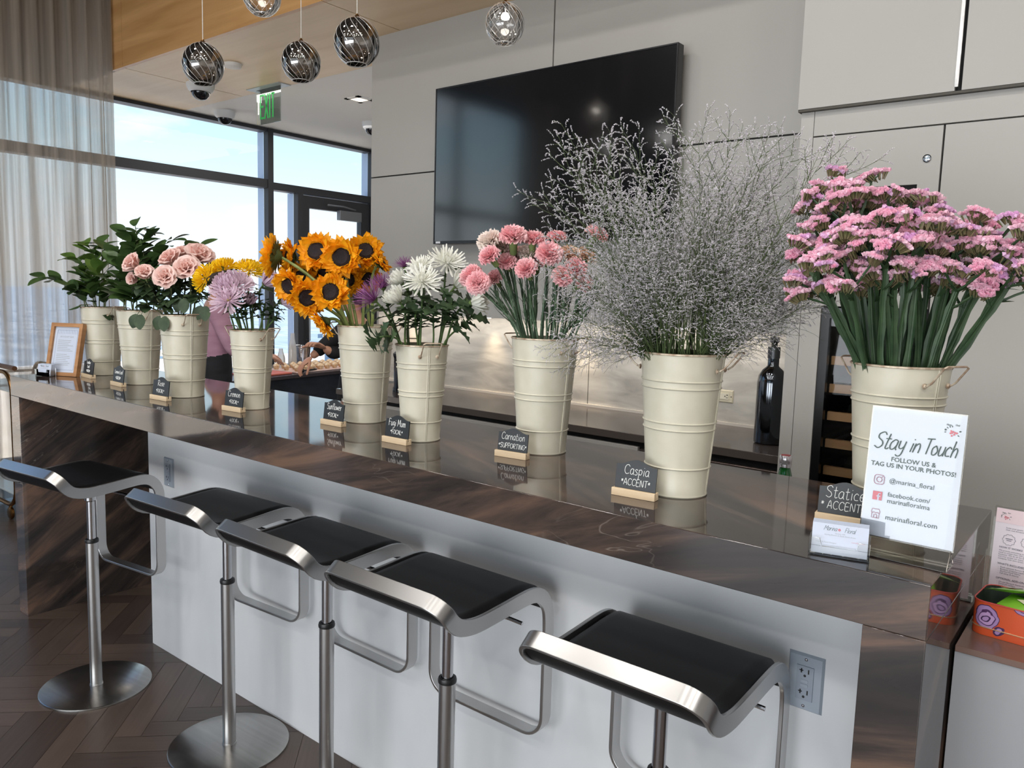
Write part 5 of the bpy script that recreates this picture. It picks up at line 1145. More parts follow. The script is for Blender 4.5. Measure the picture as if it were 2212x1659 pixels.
def carn_mesh(seed, r, m):
    R.seed(seed); mb = MB()
    for n, ln, p0, p1 in ((11, .98, 1.15, 1.75), (11, .98, .95, 1.45), (10, .94, .72, 1.15), (9, .90, .48, .85), (8, .86, .25, .50), (6, .80, .05, .2)):
        for k in range(n):
            a = 2*PI*k/n+R.uniform(-.2, .2); rows = []; nu, nv = 7, 5; wd = r*.44; rr, z = r*.04, -r*.25
            ph = R.uniform(0, 6.3); ca, sa = math.cos(a), math.sin(a); vs = []
            for j in range(nv+1):
                v = j/nv; p = p0+(p1-p0)*v**1.6
                if j: rr += r*ln/nv*math.sin(p); z += r*ln/nv*math.cos(p)
                for i in range(nu+1):
                    u = i/nu*2-1; f = r*.17*v*v*math.sin(u*6.5+ph+v); zz = (r*.055*v*v if i % 2 else 0)*(1 if j == nv else .4)
                    tx = u*wd*(.18+.82*v**.8); o = f+zz
                    q1, q2 = rr+math.cos(p)*o, z+math.sin(p)*o+zz*math.cos(p); vs.append((q1*ca-tx*sa, q1*sa+tx*ca, q2))
            mb.add(vs, [(j*(nu+1)+i, j*(nu+1)+i+1, (j+1)*(nu+1)+i+1, (j+1)*(nu+1)+i) for j in range(nv) for i in range(nu)])
    return mb.mesh('bloom', m, angle=180)

# ---- leafy greens in the two far buckets
def leaf_branch(key, px, py, dd, seed, label, mleaf, nl=12, lsz=1.0, cat='greenery', name='lemon_leaf_branch', up=.6):
    hd = place(px, py, key, dd); c = BK[key][0]; ap = V(((hd.x-c.x)*1.6, (hd.y-c.y)*1.6, up*.12)).normalized()
    def lv(mb, pts, rr):
        n = len(pts)
        for k in range(nl):
            f = .42+.58*k/(nl-1); i = min(n-2, int(f*(n-1))); q = f*(n-1)-i; p = pts[i].lerp(pts[i+1], q); tdir = (pts[i+1]-pts[i]).normalized()
            sd = tdir.cross(V((0, 0, 1))); sd = sd.normalized() if sd.length > 1e-3 else V((1, 0, 0))
            a = (1 if k % 2 else -1)*rr.uniform(.6, 1.15); d = tdir*.55 + sd*math.sin(a)*.95 + V((0, 0, rr.uniform(-.25, .45))) + (-FW)*rr.uniform(-.1, .4)
            if k == nl-1: d = tdir + V((0, 0, .2))
            mb.leaf(p, d, V((rr.uniform(-.4, .4), rr.uniform(-.7, .1), 1)), lsz*rr.uniform(.062, .098), lsz*rr.uniform(.023, .032), rr.uniform(.1, .8), .18, 7, 'oval')
    return flower(name, label, cat, 'lemon leaf branches', key, hd, ap, [.0032]*2+[.0026]*6+[.0016]*4, G_rosestem, [], seed, lv, m_leaf=mleaf, leafname='foliage')
for k, (px, py, dd, lab) in enumerate((
    (96, 600, .06, 'leafy branch in the farthest bucket reaching out leftmost, low and drooping'), (160, 560, .05, 'bright green leafy branch leaning left in the farthest bucket'), (188, 530, .0, 'upright bright green leafy branch in the farthest bucket'),
    (222, 522, -.05, 'dark leafy branch rising at the back of the farthest bucket'), (160, 625, .10, 'low leafy branch hanging over the front left rim of the farthest bucket'), (212, 585, .10, 'leafy branch in front at the middle of the farthest bucket'), (236, 628, .07, 'low leafy branch on the right of the farthest bucket'),
    (185, 600, .12, 'short leafy branch low in the middle of the farthest bucket'))):
    leaf_branch('leather', px, py, dd, 100+k, lab, G_lemon if k in (1, 2, 5) else G_lemon2)
for k, (px, py, dd, lab) in enumerate((
    (292, 488, .0, 'tallest leafy sprig of all, standing up from the lemon leaf bucket'), (268, 508, .05, 'leafy branch leaning left below the tallest sprig'), (322, 505, -.03, 'leafy branch just right of the tallest sprig'), (372, 520, .0, 'dark leafy branch arching right above the pink roses'), (430, 532, -.03, 'dark leafy branch reaching farthest right behind the roses'),
    (262, 575, .08, 'leafy branch in front left of the lemon leaf bucket'), (285, 625, .13, 'low leafy branch over the front rim of the lemon leaf bucket'), (340, 560, .0, 'leafy branch behind the rosebuds'), (240, 545, .04, 'leafy branch spreading left between the two far buckets'), (320, 610, .06, 'leafy branch low on the right of the lemon leaf bucket'), (255, 620, .06, 'leafy branch low on the left of the lemon leaf bucket'))):
    leaf_branch('lemon', px, py, dd, 130+k, lab, G_lemon2, 13, 1.05)
def fern(px, py, dd, seed, label):
    hd = place(px, py, 'leather', dd); c = BK['leather'][0]; ap = V(((hd.x-c.x), (hd.y-c.y), -.05)).normalized()
    def lv(mb, pts, rr):
        n = len(pts)
        for k in range(34):
            f = .55+.45*k/33; i = min(n-2, int(f*(n-1))); p = pts[i].lerp(pts[i+1], f*(n-1)-i); td = (pts[i+1]-pts[i]).normalized(); sd = td.cross(V((0, 0, 1))).normalized()
            for s in (-1, 1): mb.leaf(p, td*.6+sd*s, (0, 0, 1), .034*(1-.8*(k/33))+.004, .0035, .3, .1, 3, 'oval')
    return flower('leather_fern_frond', label, 'fern', 'fern fronds', 'leather', hd, ap, .0015, G_stem, [], seed, lv, m_leaf=G_mum, leafname='fronds')
fern(152, 668, .12, 160, 'feathery fern frond hanging over the left rim of the farthest bucket'); fern(240, 690, .10, 161, 'feathery fern frond hanging over the right rim of the farthest bucket'); fern(195, 650, .13, 162, 'feathery fern frond at the middle rim of the farthest bucket')

# ---- roses
def rose_leaves(drops):
    def lv(mb, pts, rr):
        n = len(pts)
        for k in range(9):
            f = .52+.36*k/8; i = min(n-2, int(f*(n-1))); p = pts[i].lerp(pts[i+1], f*(n-1)-i); a = rr.uniform(0, 6.28)
            d = V((math.cos(a), math.sin(a), rr.uniform(-.5, .35))); mb.tube([p, p+d*.02], .0008, 4)
            for q in (0, 1, -1): dq = Matrix.Rotation(q*1.1, 3, 'Z') @ d; mb.leaf(p+d*.02, dq, (0, 0, 1), rr.uniform(.036, .05), rr.uniform(.012, .017), rr.uniform(.3, 1.0), .2, 6)
        for q in drops:
            p = pts[-6]; e = q-(drops_root[0]); mb.tube(bez(p, p+(e-p)*.3+V((0, 0, .02)), e+V((0, 0, .03)), e+V((0, 0, .012)), 6), .0012, 4); mb.leaf(e+V((0, 0, .014)), V((.15, -.5, -1)), -FW, .058, .021, .3, .15, 7)
    return lv
drops_root = [V()]
for k, (px, py, dd, sz, op, f, lab) in enumerate((
    (284, 567, .08, .046, .62, (-.55, .45, .7), 'pale pink rose leaning farthest left, half open'), (312, 588, .10, .043, .50, (.1, .75, .7), 'pale pink rosebud just right of the leftmost rose'),
    (356, 597, .12, .046, .78, (.0, .15, 1), 'pale pink rose facing straight out, lowest in the bunch'), (402, 577, .08, .052, .82, (.15, .45, .9), 'wide open pale pink rose in the middle of the bunch'),
    (366, 556, .02, .050, .70, (-.35, .7, .6), 'pale pink rose at the back between the two open ones'), (432, 548, .02, .058, .72, (.45, .7, .5), 'large pale pink rose at the upper right of the bunch'),
    (286, 602, .06, .032, .4, (-.5, .1, .8), 'small pale pink rose half hidden under the leftmost one'), (395, 545, -.03, .046, .7, (.0, .9, .4), 'pale pink rose at the very back of the bunch'))):
    hd = place(px, py, 'rose', dd); fc = facing(*f); R.seed(k); me = rose_mesh(20+k, sz, op)
    cal = MB(); cal.ball((0, 0, -sz*.22), sz*.16, sz*.16, sz*.16, 10, 6)
    for q in range(5): cal.petal(q*1.26, sz*.55, sz*.09, sz*.10, -sz*.14, 1.5, 1.9, .1, 'point', 2, 4)
    base = hd-fc*sz*.3
    flower('rose', lab, 'flower', 'pale pink roses', 'rose', base-fc*sz*.2, fc, [.0035]*2+[.003]*10, G_rosestem, [('bloom', me, frame_z(base, fc, k)), ('calyx', cal.mesh('calyx', G_calyx), frame_z(base, fc))], 200+k, rose_leaves([]))
# rose foliage hanging over the rim
for k, (px, py, tx, ty, lab) in enumerate(((318, 655, 300, 690, 'rose leaves hanging over the left rim of the rose bucket'), (352, 660, 352, 694, 'rose leaves hanging over the front rim of the rose bucket'), (420, 640, 440, 672, 'dark rose leaves at the right rim of the rose bucket'), (385, 640, 395, 655, 'dark rose leaves filling the middle of the rose bucket'))):
    hd = place(px, py, 'rose', .09)
    def lv(mb, pts, rr, tx=tx, ty=ty):
        root = stem_root[0]; e = place(tx, ty, 'rose', .105)-root; p = pts[-1]
        for q in range(7): a = rr.uniform(0, 6.28); d = V((math.cos(a), math.sin(a), rr.uniform(-.5, .5))); mb.leaf(pts[-1-(q % 3)], d+(-FW)*.3, (0, 0, 1), rr.uniform(.045, .06), rr.uniform(.016, .021), .5, .2, 6)
        for s in (-.012, .014): mb.tube([p, p.lerp(e, .5)+V((s, 0, .01)), e+V((s, 0, .016))], .0010, 4); mb.leaf(e+V((s, 0, .018)), V((s*25, -.35, -1)), -FW, .056, .021, .35, .15, 7)
    pts = stem_curve('rose', hd, V((0, -.3, 1)), .35, .4, 240+k); stem_root = [pts[0]]
    flower('rose_branch', lab, 'greenery', 'rose foliage stems', 'rose', hd, V((0, -.3, 1)), .0022, G_rosestem, [], 240+k, lv)

# ---- cremon mums (lilac and yellow)
def mum_leaves(n, lo=.45, hi=.92, sz=1.0):
    def lv(mb, pts, rr):
        N_ = len(pts)
        for k in range(n):
            f = lo+(hi-lo)*k/(n-1); i = min(N_-2, int(f*(N_-1))); p = pts[i].lerp(pts[i+1], f*(N_-1)-i); td = (pts[i+1]-pts[i]).normalized(); a = k*2.4+rr.uniform(-.4, .4)
            o = td.orthogonal().normalized(); o2 = td.cross(o); d = (o*math.cos(a)+o2*math.sin(a))*.9+td*.55
            mb.leaf(p, d, td, sz*rr.uniform(.035, .058), sz*rr.uniform(.011, .016), rr.uniform(.4, 1.1), .2, 7, 'lobed', 1)
    return lv
def mum(key, px, py, dd, r, kind, m, f, seed, lab, grp, nl=8, k2=.3, core=None):
    hd = place(px, py, key, dd); fc = facing(*f); me = mum_mesh(seed, r, kind).mesh('bloom', m, angle=180); base = hd-fc*r*.25
    cal = MB(); cal.lathe([(.003, -r*.16), (r*.16, -r*.07), (r*.20, .0)], 12)
    parts = [('bloom', me, frame_z(base, fc, seed)), ('calyx', cal.mesh('calyx', G_calyx), frame_z(base, fc))]
    if core:
        b = MB(); b.ball((0, 0, r*.10), r*.16, r*.16, r*.14, 12, 8); parts.append(('bloom_centre', b.mesh('bloom_centre', core), frame_z(base, fc)))
    return flower('chrysanthemum', lab, 'flower', grp, key, base-fc*r*.14, fc, [.0034]*2+[.003]*10, G_stem, parts, seed, mum_leaves(nl), k2, G_mum)
M_core = mat('mum_centre', S(214, 206, 110), .7)
for k, (px, py, dd, r, kind, m, f, lab) in enumerate((
    (428, 594, .02, .050, 'dome', P_yel, (-.75, .35, .5), 'yellow chrysanthemum leaning left beside the roses'), (478, 566, -.03, .052, 'dome', P_yel, (-.2, .95, .2), 'yellow chrysanthemum at the top behind the lilac ones'), (543, 570, -.03, .050, 'dome', P_yel, (.35, .9, .3), 'yellow chrysanthemum at the right against the sunflowers'),
    (496, 600, .06, .070, 'dome', P_lil, (-.05, .85, .5), 'largest lilac chrysanthemum, a wide dome among the yellow ones'), (489, 640, .11, .066, 'open', P_lil, (-.10, .72, .7), 'lilac chrysanthemum with drooping petals, lowest in front'), (578, 608, .02, .058, 'shut', P_lil, (.8, .55, .3), 'half-open lilac chrysanthemum leaning right'),
    (536, 650, .03, .040, 'shut', P_lil, (.5, .5, .5), 'small lilac chrysanthemum behind the lowest one'), (615, 652, -.03, .045, 'shut', P_lil, (.9, .2, .1), 'lilac chrysanthemum at the far right, half hidden under the sunflowers'))):
    mum('cremon', px, py, dd, r, kind, m, f, 300+k, lab, 'cremon chrysanthemums', 9, .3, M_core if kind == 'open' else None)
for k, (px, py, dd, lab) in enumerate(((545, 640, .03, 'bare-topped green stem among the lilac mums'), (572, 655, .0, 'green stem with toothed leaves at the right of the small far bucket'), (520, 660, .06, 'green stem with toothed leaves at the front of the small far bucket'), (600, 672, .0, 'green stem leaning far right in the small far bucket'))):
    hd = place(px, py, 'cremon', dd); flower('chrysanthemum_branch', lab, 'greenery', 'leafy stems in the cremon bucket', 'cremon', hd, V((.1, 0, 1)), .0028, G_stem, [], 330+k, mum_leaves(9, .5, 1, .9), m_leaf=G_mum)

# ---- sunflowers
SUNM = [sun_mesh(400+k, 1.0*r) for k, r in enumerate((.068, .063, .057))]
def no_leaves(mb, pts, rr): pass
for k, (px, py, dd, v, sc, f, k2, lab) in enumerate((
    (590, 553, .04, 0, 1.0, (-.93, .1, -.05), .3, 'sunflower farthest left, seen edge-on facing away'), (624, 556, .0, 1, .95, (-.72, .05, .45), .3, 'sunflower second from the left, turned half away'),
    (684, 543, .03, 0, .98, (-.18, .12, 1), .3, 'sunflower facing out at the top left of the bunch'), (738, 556, .06, 0, 1.0, (.0, -.05, 1), .3, 'large sunflower facing straight out in the middle of the bunch'),
    (790, 543, .0, 1, 1.0, (.22, .30, 1), .3, 'sunflower facing out at the top right of the bunch'), (824, 566, .0, 2, .75, (.75, .55, .15), .3, 'small half-open sunflower at the far right of the bunch'),
    (624, 617, .07, 1, .95, (-.45, -.30, .85), .3, 'sunflower facing down left above the small cream bucket'), (664, 643, .11, 0, .92, (.35, -.25, .9), .3, 'sunflower turned right, below the second row'),
    (714, 631, .12, 1, 1.0, (.02, .05, 1), .3, 'sunflower facing out lowest in the middle of the bunch'), (697, 700, .10, 2, .9, (-.75, -.60, .2), .12, 'sunflower hanging down left beside the bucket rim'),
    (750, 604, -.02, 1, .9, (.15, -.2, 1), .3, 'sunflower behind the purple mum, mostly hidden'), (702, 594, -.02, 1, .9, (-.1, -.3, 1), .3, 'sunflower hidden between the top row and the lowest one'), (655, 596, -.01, 2, .95, (-.4, -.3, .8), .3, 'sunflower showing only petals left of the middle'), (795, 602, -.04, 2, .9, (.3, -.1, .8), .3, 'sunflower peeping out behind the purple mum at right'))):
    hd = place(px, py, 'sun', dd); fc = facing(*f); base = hd-fc*.004; rays, disc, br = SUNM[v]; M = frame_z(base, fc, k*.7); M = M @ Matrix.Scale(sc, 4)
    flower('sunflower', lab, 'flower', 'sunflowers', 'sun', base-fc*.020*sc, (fc*.8+V((0, 0, .35)) if k != 9 else fc+V((0, 0, -.5))), [.0058]*2+[.0052]*8+[.0042]*2, G_sun, [('ray_petals', rays, M), ('disc', disc, M), ('bracts', br, M)], 420+k, no_leaves, k2, k1=.6 if k == 9 else .35)

# ---- fugi mums (white) and purple spider mums
for k, (px, py, dd, r, kind, m, f, lab) in enumerate((
    (912, 598, .10, .055, 'open', P_wht, (.08, .62, .8), 'white chrysanthemum with spreading petals in the middle of the bunch'), (856, 645, .10, .048, 'shut', P_wht, (-.55, .65, .5), 'white half-open chrysanthemum lowest at the left'), (905, 568, .03, .045, 'open', P_wht, (-.25, .85, .5), 'white chrysanthemum behind the middle one'),
    (968, 556, .0, .060, 'open', P_wht, (.2, .75, .6), 'topmost white chrysanthemum of the bunch'), (862, 606, .03, .042, 'shut', P_wht, (-.6, .6, .5), 'white chrysanthemum at the left with a leaf across it'), (1028, 652, .02, .050, 'shut', P_wht, (.85, .15, .25), 'white chrysanthemum leaning out to the right over the counter'), (992, 612, .02, .050, 'shut', P_wht, (.65, .5, .4), 'white chrysanthemum behind the two pink carnations'),
    (800, 640, .09, .060, 'fan', P_pur, (-.55, .55, .45), 'purple spidery chrysanthemum spread like a fan beside the sunflowers'), (826, 612, .02, .050, 'fan', P_pur, (-.1, .85, .3), 'purple spidery chrysanthemum behind the fan-shaped one'), (872, 570, -.02, .036, 'fan', P_pur, (-.2, .9, .3), 'small purple spidery chrysanthemum behind the white ones'))):
    mum('fugi', px, py, dd, r, kind, m, f, 500+k, lab, 'fugi chrysanthemums', 9, .35)
for k, (px, py, dd, lab) in enumerate(((808, 735, .10, 'leafy mum stem hanging out to the left over the sunflower bucket'), (1020, 680, .02, 'leafy mum stem reaching out to the right'), (940, 660, .06, 'leafy mum stem in the middle of the white mums'), (900, 670, .08, 'leafy mum stem at the front left of the white mums'), (975, 655, .03, 'leafy mum stem behind the white mums'))):
    hd = place(px, py, 'fugi', dd); flower('chrysanthemum_branch', lab, 'greenery', 'leafy stems in the fugi bucket', 'fugi', hd, V((-.6 if k == 0 else .4, -.2, -.5 if k == 0 else .4)), .0026, G_stem, [], 530+k, mum_leaves(10, .5, 1, 1.25), m_leaf=G_mum)

# ---- carnations
CARN = {c: [carn_mesh(600+k*7+i, .030, m) for i in range(3)] for k, (c, m) in enumerate((('p', P_pink), ('w', P_pale), ('o', P_peach)))}
mb = MB(); mb.lathe([(.0022, -.044), (.0075, -.040), (.0085, -.028), (.0095, -.012), (.0105, -.004)], 12); 
for q in range(5): mb.petal(q*1.257, .014, .005, .0095, -.008, .2, .9, .1, 'point', 2, 3)
CCAL = mb.mesh('calyx', G_calyx)
def carn_leaves(mb, pts, rr):
    n = len(pts)
    for f in (.38, .55, .70, .84):
        i = min(n-2, int(f*(n-1))); p = pts[i].lerp(pts[i+1], f*(n-1)-i); td = (pts[i+1]-pts[i]).normalized(); o = td.orthogonal().normalized(); a = rr.uniform(0, 6.28); d = o*math.cos(a)+td.cross(o)*math.sin(a)
        mb.ball(p, .0036, .0036, .0048, 6, 4)
        for s in (1, -1): mb.leaf(p, td*1.0+d*s*.55, -d*s, rr.uniform(.05, .08), .0028, -rr.uniform(.5, 1.6), .2, 6, 'blade')
for k, (px, py, dd, c, r, f, lab) in enumerate((
    (1054, 516, .03, 'w', 29, (-.45, .7, .5), 'white carnation at the top left of the carnations'), (1109, 505, .05, 'p', 32, (.0, .85, .5), 'pink carnation topmost, in front of the television edge'), (1152, 512, .02, 'p', 27, (.1, .9, .4), 'pink carnation right of the topmost one'), (1203, 508, .0, 'p', 23, (.1, .95, .3), 'pink carnation fourth along the top'),
    (1054, 548, .07, 'p', 25, (-.5, .6, .6), 'pink carnation below the white one'), (1087, 526, .0, 'w', 24, (-.1, .8, .5), 'blush white carnation behind the topmost pink one'), (1138, 541, .0, 'w', 22, (.0, .8, .5), 'blush white carnation at the back in the middle'), (1187, 544, .06, 'p', 31, (.05, .55, .8), 'pink carnation facing out at the centre right'),
    (1233, 545, .03, 'o', 25, (.3, .7, .6), 'peach carnation at the right beside the caspia'), (1135, 576, .07, 'p', 26, (-.3, .55, .75), 'pink carnation low in the middle of the bunch'), (1246, 575, .05, 'p', 27, (.35, .55, .7), 'pink carnation at the right behind caspia sprays'), (1216, 594, .07, 'p', 25, (.2, .4, .9), 'pink carnation lowest at the right'),
    (1013, 592, .06, 'p', 28, (-.6, .65, .4), 'pink carnation reaching farthest left, upper of the pair'), (1031, 609, .10, 'p', 28, (-.25, .35, .9), 'pink carnation facing out in the leaning pair at the left'), (1067, 596, .0, 'p', 20, (-.4, .6, .6), 'small pink carnation behind the leaning pair'), (1094, 561, .02, 'p', 22, (-.2, .5, .7), 'pink carnation half hidden in the middle'),
    (1291, 502, .02, 'p', 27, (.45, .75, .3), 'pink carnation high at the right among the caspia'), (1262, 606, .04, 'p', 24, (.5, .4, .6), 'pink carnation at the far right behind the caspia'), (1160, 560, -.03, 'p', 24, (.0, .7, .5), 'pink carnation at the back below the white ones'), (1270, 548, .0, 'o', 25, (.4, .8, .4), 'peach carnation at the far right'), (1115, 545, -.02, 'p', 22, (-.1, .7, .5), 'pink carnation deep in the bunch'))):
    hd = place(px, py, 'carn', dd); fc = facing(*f); dep = depth_of(hd); s = (r*dep/FPX)/.031; M = frame_z(hd-fc*.006, fc, k) @ Matrix.Scale(s, 4)
    flower('carnation', lab, 'flower', 'carnations', 'carn', hd-fc*.048*s, fc, [.0026]*12, G_carn, [('bloom', CARN[c][k % 3], M), ('calyx', CCAL, M)], 620+k, carn_leaves, .3, G_carn, 'leaves')
for k in range(24):
    px = 1060+R.uniform(0, 230); hd = place(px, R.uniform(600, 660), 'carn', R.uniform(-.05, .06))
    flower('carnation_shoot', 'bare blue-green carnation stem crowded among the others in the carnation bucket', 'stem', 'bare carnation stems', 'carn', hd, V((0, 0, 1)), .0025, G_carn, [], 660+k, carn_leaves, .3, G_carn)

# ---- caspia: fine branching sprays beaded with tiny blossoms
def caspia_mesh(seed, h, lean, bushy, f0=.20):
    rr = random.Random(seed); st = MB(); bl = MB()
    main = bez(V(), V((0, 0, h*.35)), V((lean*.5, 0, h*.72)), V((lean*1.15, 0, h)), 14); st.tube(main, [.0017*(1-.055*i) for i in range(15)], 4)
    def bead(p, q, n, sz):
        for k in range(n):
            c = p.lerp(q, (k+rr.random())/n)+V((rr.uniform(-1, 1), rr.uniform(-1, 1), rr.uniform(-1, 1)))*.0011; s = sz*rr.uniform(.7, 1.25)
            d = V((rr.uniform(-1, 1), rr.uniform(-1, 1), rr.uniform(0, 1))).normalized(); a = d.orthogonal().normalized()*s; b = d.cross(a)
            bl.add([c-d*s*1.0, c+a, c+b, c-a, c-b, c+d*s*1.5], [(0, 2, 1), (0, 3, 2), (0, 4, 3), (0, 1, 4), (5, 1, 2), (5, 2, 3), (5, 3, 4), (5, 4, 1)])
    for k in range(bushy):
        f = f0+(1-f0)*k/(bushy-1)*.99; i = min(13, int(f*14)); p = main[i].lerp(main[i+1], f*14-i); t = (main[i+1]-main[i]).normalized(); a = k*2.4+rr.uniform(-.5, .5)
        o = t.orthogonal().normalized(); d = (o*math.cos(a)+t.cross(o)*math.sin(a))*rr.uniform(.45, .95)+t*.85; d.normalize(); ln = h*rr.uniform(.15, .27)*(1.2-.5*f)
        br = bez(p, p+d*ln*.4, p+d*ln*.8+V((0, 0, ln*.10)), p+d*ln+V((0, 0, ln*.22)), 5); st.tube(br, [.0009, .0008, .0007, .0006, .0005, .0004], 3, False)
        for q in range(9):
            g = .1+.9*q/8; j = min(4, int(g*5)); b0 = br[j].lerp(br[j+1], g*5-j); e = d.orthogonal().normalized(); b = q*2.4+rr.uniform(-.4, .4); dd = (e*math.cos(b)+d.cross(e)*math.sin(b))*.75+d*.85+V((0, 0, .25)); dd.normalize(); l2 = rr.uniform(.022, .044)
            cv = bez(b0, b0+dd*l2*.4, b0+dd*l2*.8+V((0, 0, -l2*.05)), b0+dd*l2+V((rr.uniform(-.4, .4), rr.uniform(-.4, .4), -.35))*l2*.6, 4); st.tube(cv, .00036, 3, False)
            for u, v in zip(cv[1:], cv[2:]): bead(u, v, 4, .00135)
    for k in range(5):                       # thin unbranched green side shoots
        a = rr.uniform(0, 6.28); p = main[rr.randrange(3, 9)]; d = V((math.cos(a)*.5, math.sin(a)*.5, 1)).normalized(); ln = h*rr.uniform(.25, .45)
        st.tube(bez(p, p+d*ln*.4, p+d*ln*.8, p+d*ln+V((math.cos(a), math.sin(a), -.4))*ln*.3, 6), .0006, 3, False)
    return st.mesh('stem', G_casp, angle=180), bl.mesh('blossoms', P_casp, smooth=False)
LEANS = (.03, .08, .13, .05, .10)
CASP = [caspia_mesh(700+k, .50, ln, 17) for k, ln in enumerate(LEANS)]
rc = random.Random(31); cc, crt, ch = BK['caspia']
tips = [(1240, 352), (1290, 332), (1345, 330), (1390, 322), (1480, 300), (1520, 310), (1570, 296), (1590, 350), (1640, 330), (1682, 320), (1760, 345), (1790, 352), (1230, 420), (1225, 500), (1245, 560), (1205, 640), (1280, 690), (1330, 400), (1420, 380), (1450, 420), (1540, 400), (1610, 420), (1700, 420), (1740, 470), (1760, 560), (1735, 650), (1700, 610), (1640, 500), (1380, 460), (1320, 520), (1290, 600), (1340, 620), (1560, 470), (1500, 450), (1430, 520), (1600, 560), (1650, 620), (1380, 580), (1460, 600), (1530, 560), (1270, 460), (1710, 520), (1500, 640), (1420, 650), (1580, 640), (1800, 610), (1350, 560), (1560, 540)]
while len(tips) < 96:
    a = rc.uniform(-.15, PI+.15); q = rc.uniform(.25, .95)**.7; tips.append((1475+265*q*math.cos(a), 690-330*q*math.sin(a)))
CL = ('wispy caspia spray standing highest at the far left of its bunch', 'wispy caspia spray arching over the television', 'caspia spray in front of the television, third from the left', 'caspia spray ending by the lower right of the television', 'tall caspia spray just right of the television', 'tall caspia spray against the panel seam', 'tallest caspia spray, pointing straight up', 'caspia spray just under the tallest one', 'tall caspia spray right of the middle of its bunch', 'tall caspia spray with a pointed tip near the cabinet edge', 'caspia spray leaning right towards the statice', 'caspia spray rising farthest right above the statice')
for k, (px, py) in enumerate(tips):
    inner = ((px-1475)/300)**2+((py-700)/380)**2 < .45
    dd = rc.uniform(-.10, .14) if not inner else rc.uniform(.02, .17)
    tip = place(px, py, 'caspia', dd); a = rc.uniform(0, 6.28); hd = V((tip.x-cc.x, tip.y-cc.y, 0)); L = max(hd.length, 1e-3)
    # the stalk crosses the rim inside the bucket and arches outwards above it
    rimr = min(crt*.78, .03+.22*L); top0 = cc+V((0, 0, ch-.02))+hd/L*rimr+V((math.cos(a), math.sin(a), 0))*.012
    base = cc+V((0, 0, .03))+hd/L*rimr*.35+V((math.cos(a), math.sin(a), 0))*.02
    v = tip-top0; out = V((v.x, v.y, 0)); ol = out.length; ln = max(v.length, .10)
    ti = k % 5; lean = LEANS[ti]*1.15; sc = ln/.50
    el = math.atan2(ol-lean*sc*.6, max(v.z, .02)); q = V((0, 0, 1)).rotation_difference(V((out.x/max(ol, 1e-4)*math.sin(el), out.y/max(ol, 1e-4)*math.sin(el), math.cos(el))))
    M = Matrix.Translation(top0) @ q.to_matrix().to_4x4() @ Matrix.Rotation(math.atan2(out.y, out.x), 4, 'Z') @ Matrix.Diagonal((max(sc, .62), max(sc, .62), sc, 1))
    t = thing('caspia_spray', CL[k] if k < 12 else 'grey-green caspia spray inside the dense caspia bunch', 'flower', base, 0, 'caspia sprays')
    M.translation -= base; s_, b_ = CASP[ti]; ob('stem', s_, t, M); ob('blossoms', b_, t, M)
    mb = MB().tube([(0, 0, 0), M.translation*.5, M.translation, M @ V((0, 0, .03))], .0017, 5)
    for q in range(3):
        e = M.translation.lerp(M @ V((0, 0, .50)), rc.uniform(.3, .75))+V((rc.uniform(-1, 1), rc.uniform(-1, 1), rc.uniform(-.4, .4)))*.04; b = M.translation+V((rc.uniform(-1, 1), rc.uniform(-1, 1), 0))*.008
        mb.tube([V((0, 0, 0))]+bez(b, b+(M.to_3x3() @ V((0, 0, .06))), b.lerp(e, .6)+V((0, 0, .03)), e, 6), [.0012, .0012, .0012, .0011, .0010, .0008, .0006, .0004], 4, False)
    mb.obj('stalk', G_casp, t)

# ---- statice: winged stems with flat one-sided clusters of papery pink florets
def cluster_mesh(seed, ln, mp):
    rr = random.Random(seed); mb = MB(); up = V((0, 0, 1)); nb = V((0, 1, 0)); d = V((1, 0, 0))
    for k in range(12):
        f = k/11; q = d*ln*(f-.5)+nb*rr.uniform(-.006, .006)+up*(.004*math.sin(PI*f))
        mb.mi = 1; mb.tube([q-up*.013-d*ln*(f-.5)*.5, q], [.0008, .0024], 4)
        mb.mi = 0
        for j in range(4):
            ctr = q+up*.0030+nb*rr.uniform(-.0085, .0085)+d*rr.uniform(-.004, .004); ax = (up+V((rr.uniform(-.8, .8), rr.uniform(-.8, .8), 0))*.8).normalized(); o = ax.orthogonal().normalized(); o2 = ax.cross(o); r_ = rr.uniform(.0042, .0062); m = 8; ph = rr.uniform(0, 6)
            for zz, rs_, lift in ((-.003, 1, .003), (-.001, .62, .0044)):
                vs = [ctr+ax*zz]+[ctr+(o*math.cos(ph+zz*900+2*PI*i/m)+o2*math.sin(ph+zz*900+2*PI*i/m))*r_*rs_*(1 if i % 2 else .74)+ax*(lift*(.5 if i % 2 else 1.1)) for i in range(m)]
                mb.add(vs, [(0, 1+i, 1+(i+1) % m) for i in range(m)])
    return mb.mesh('flower_cluster', [mp, G_statc], smooth=False)
CLUS = [cluster_mesh(850+k, (.030, .036, .028, .040, .033, .038)[k], P_stat2 if k in (2,) else P_stat) for k in range(6)]
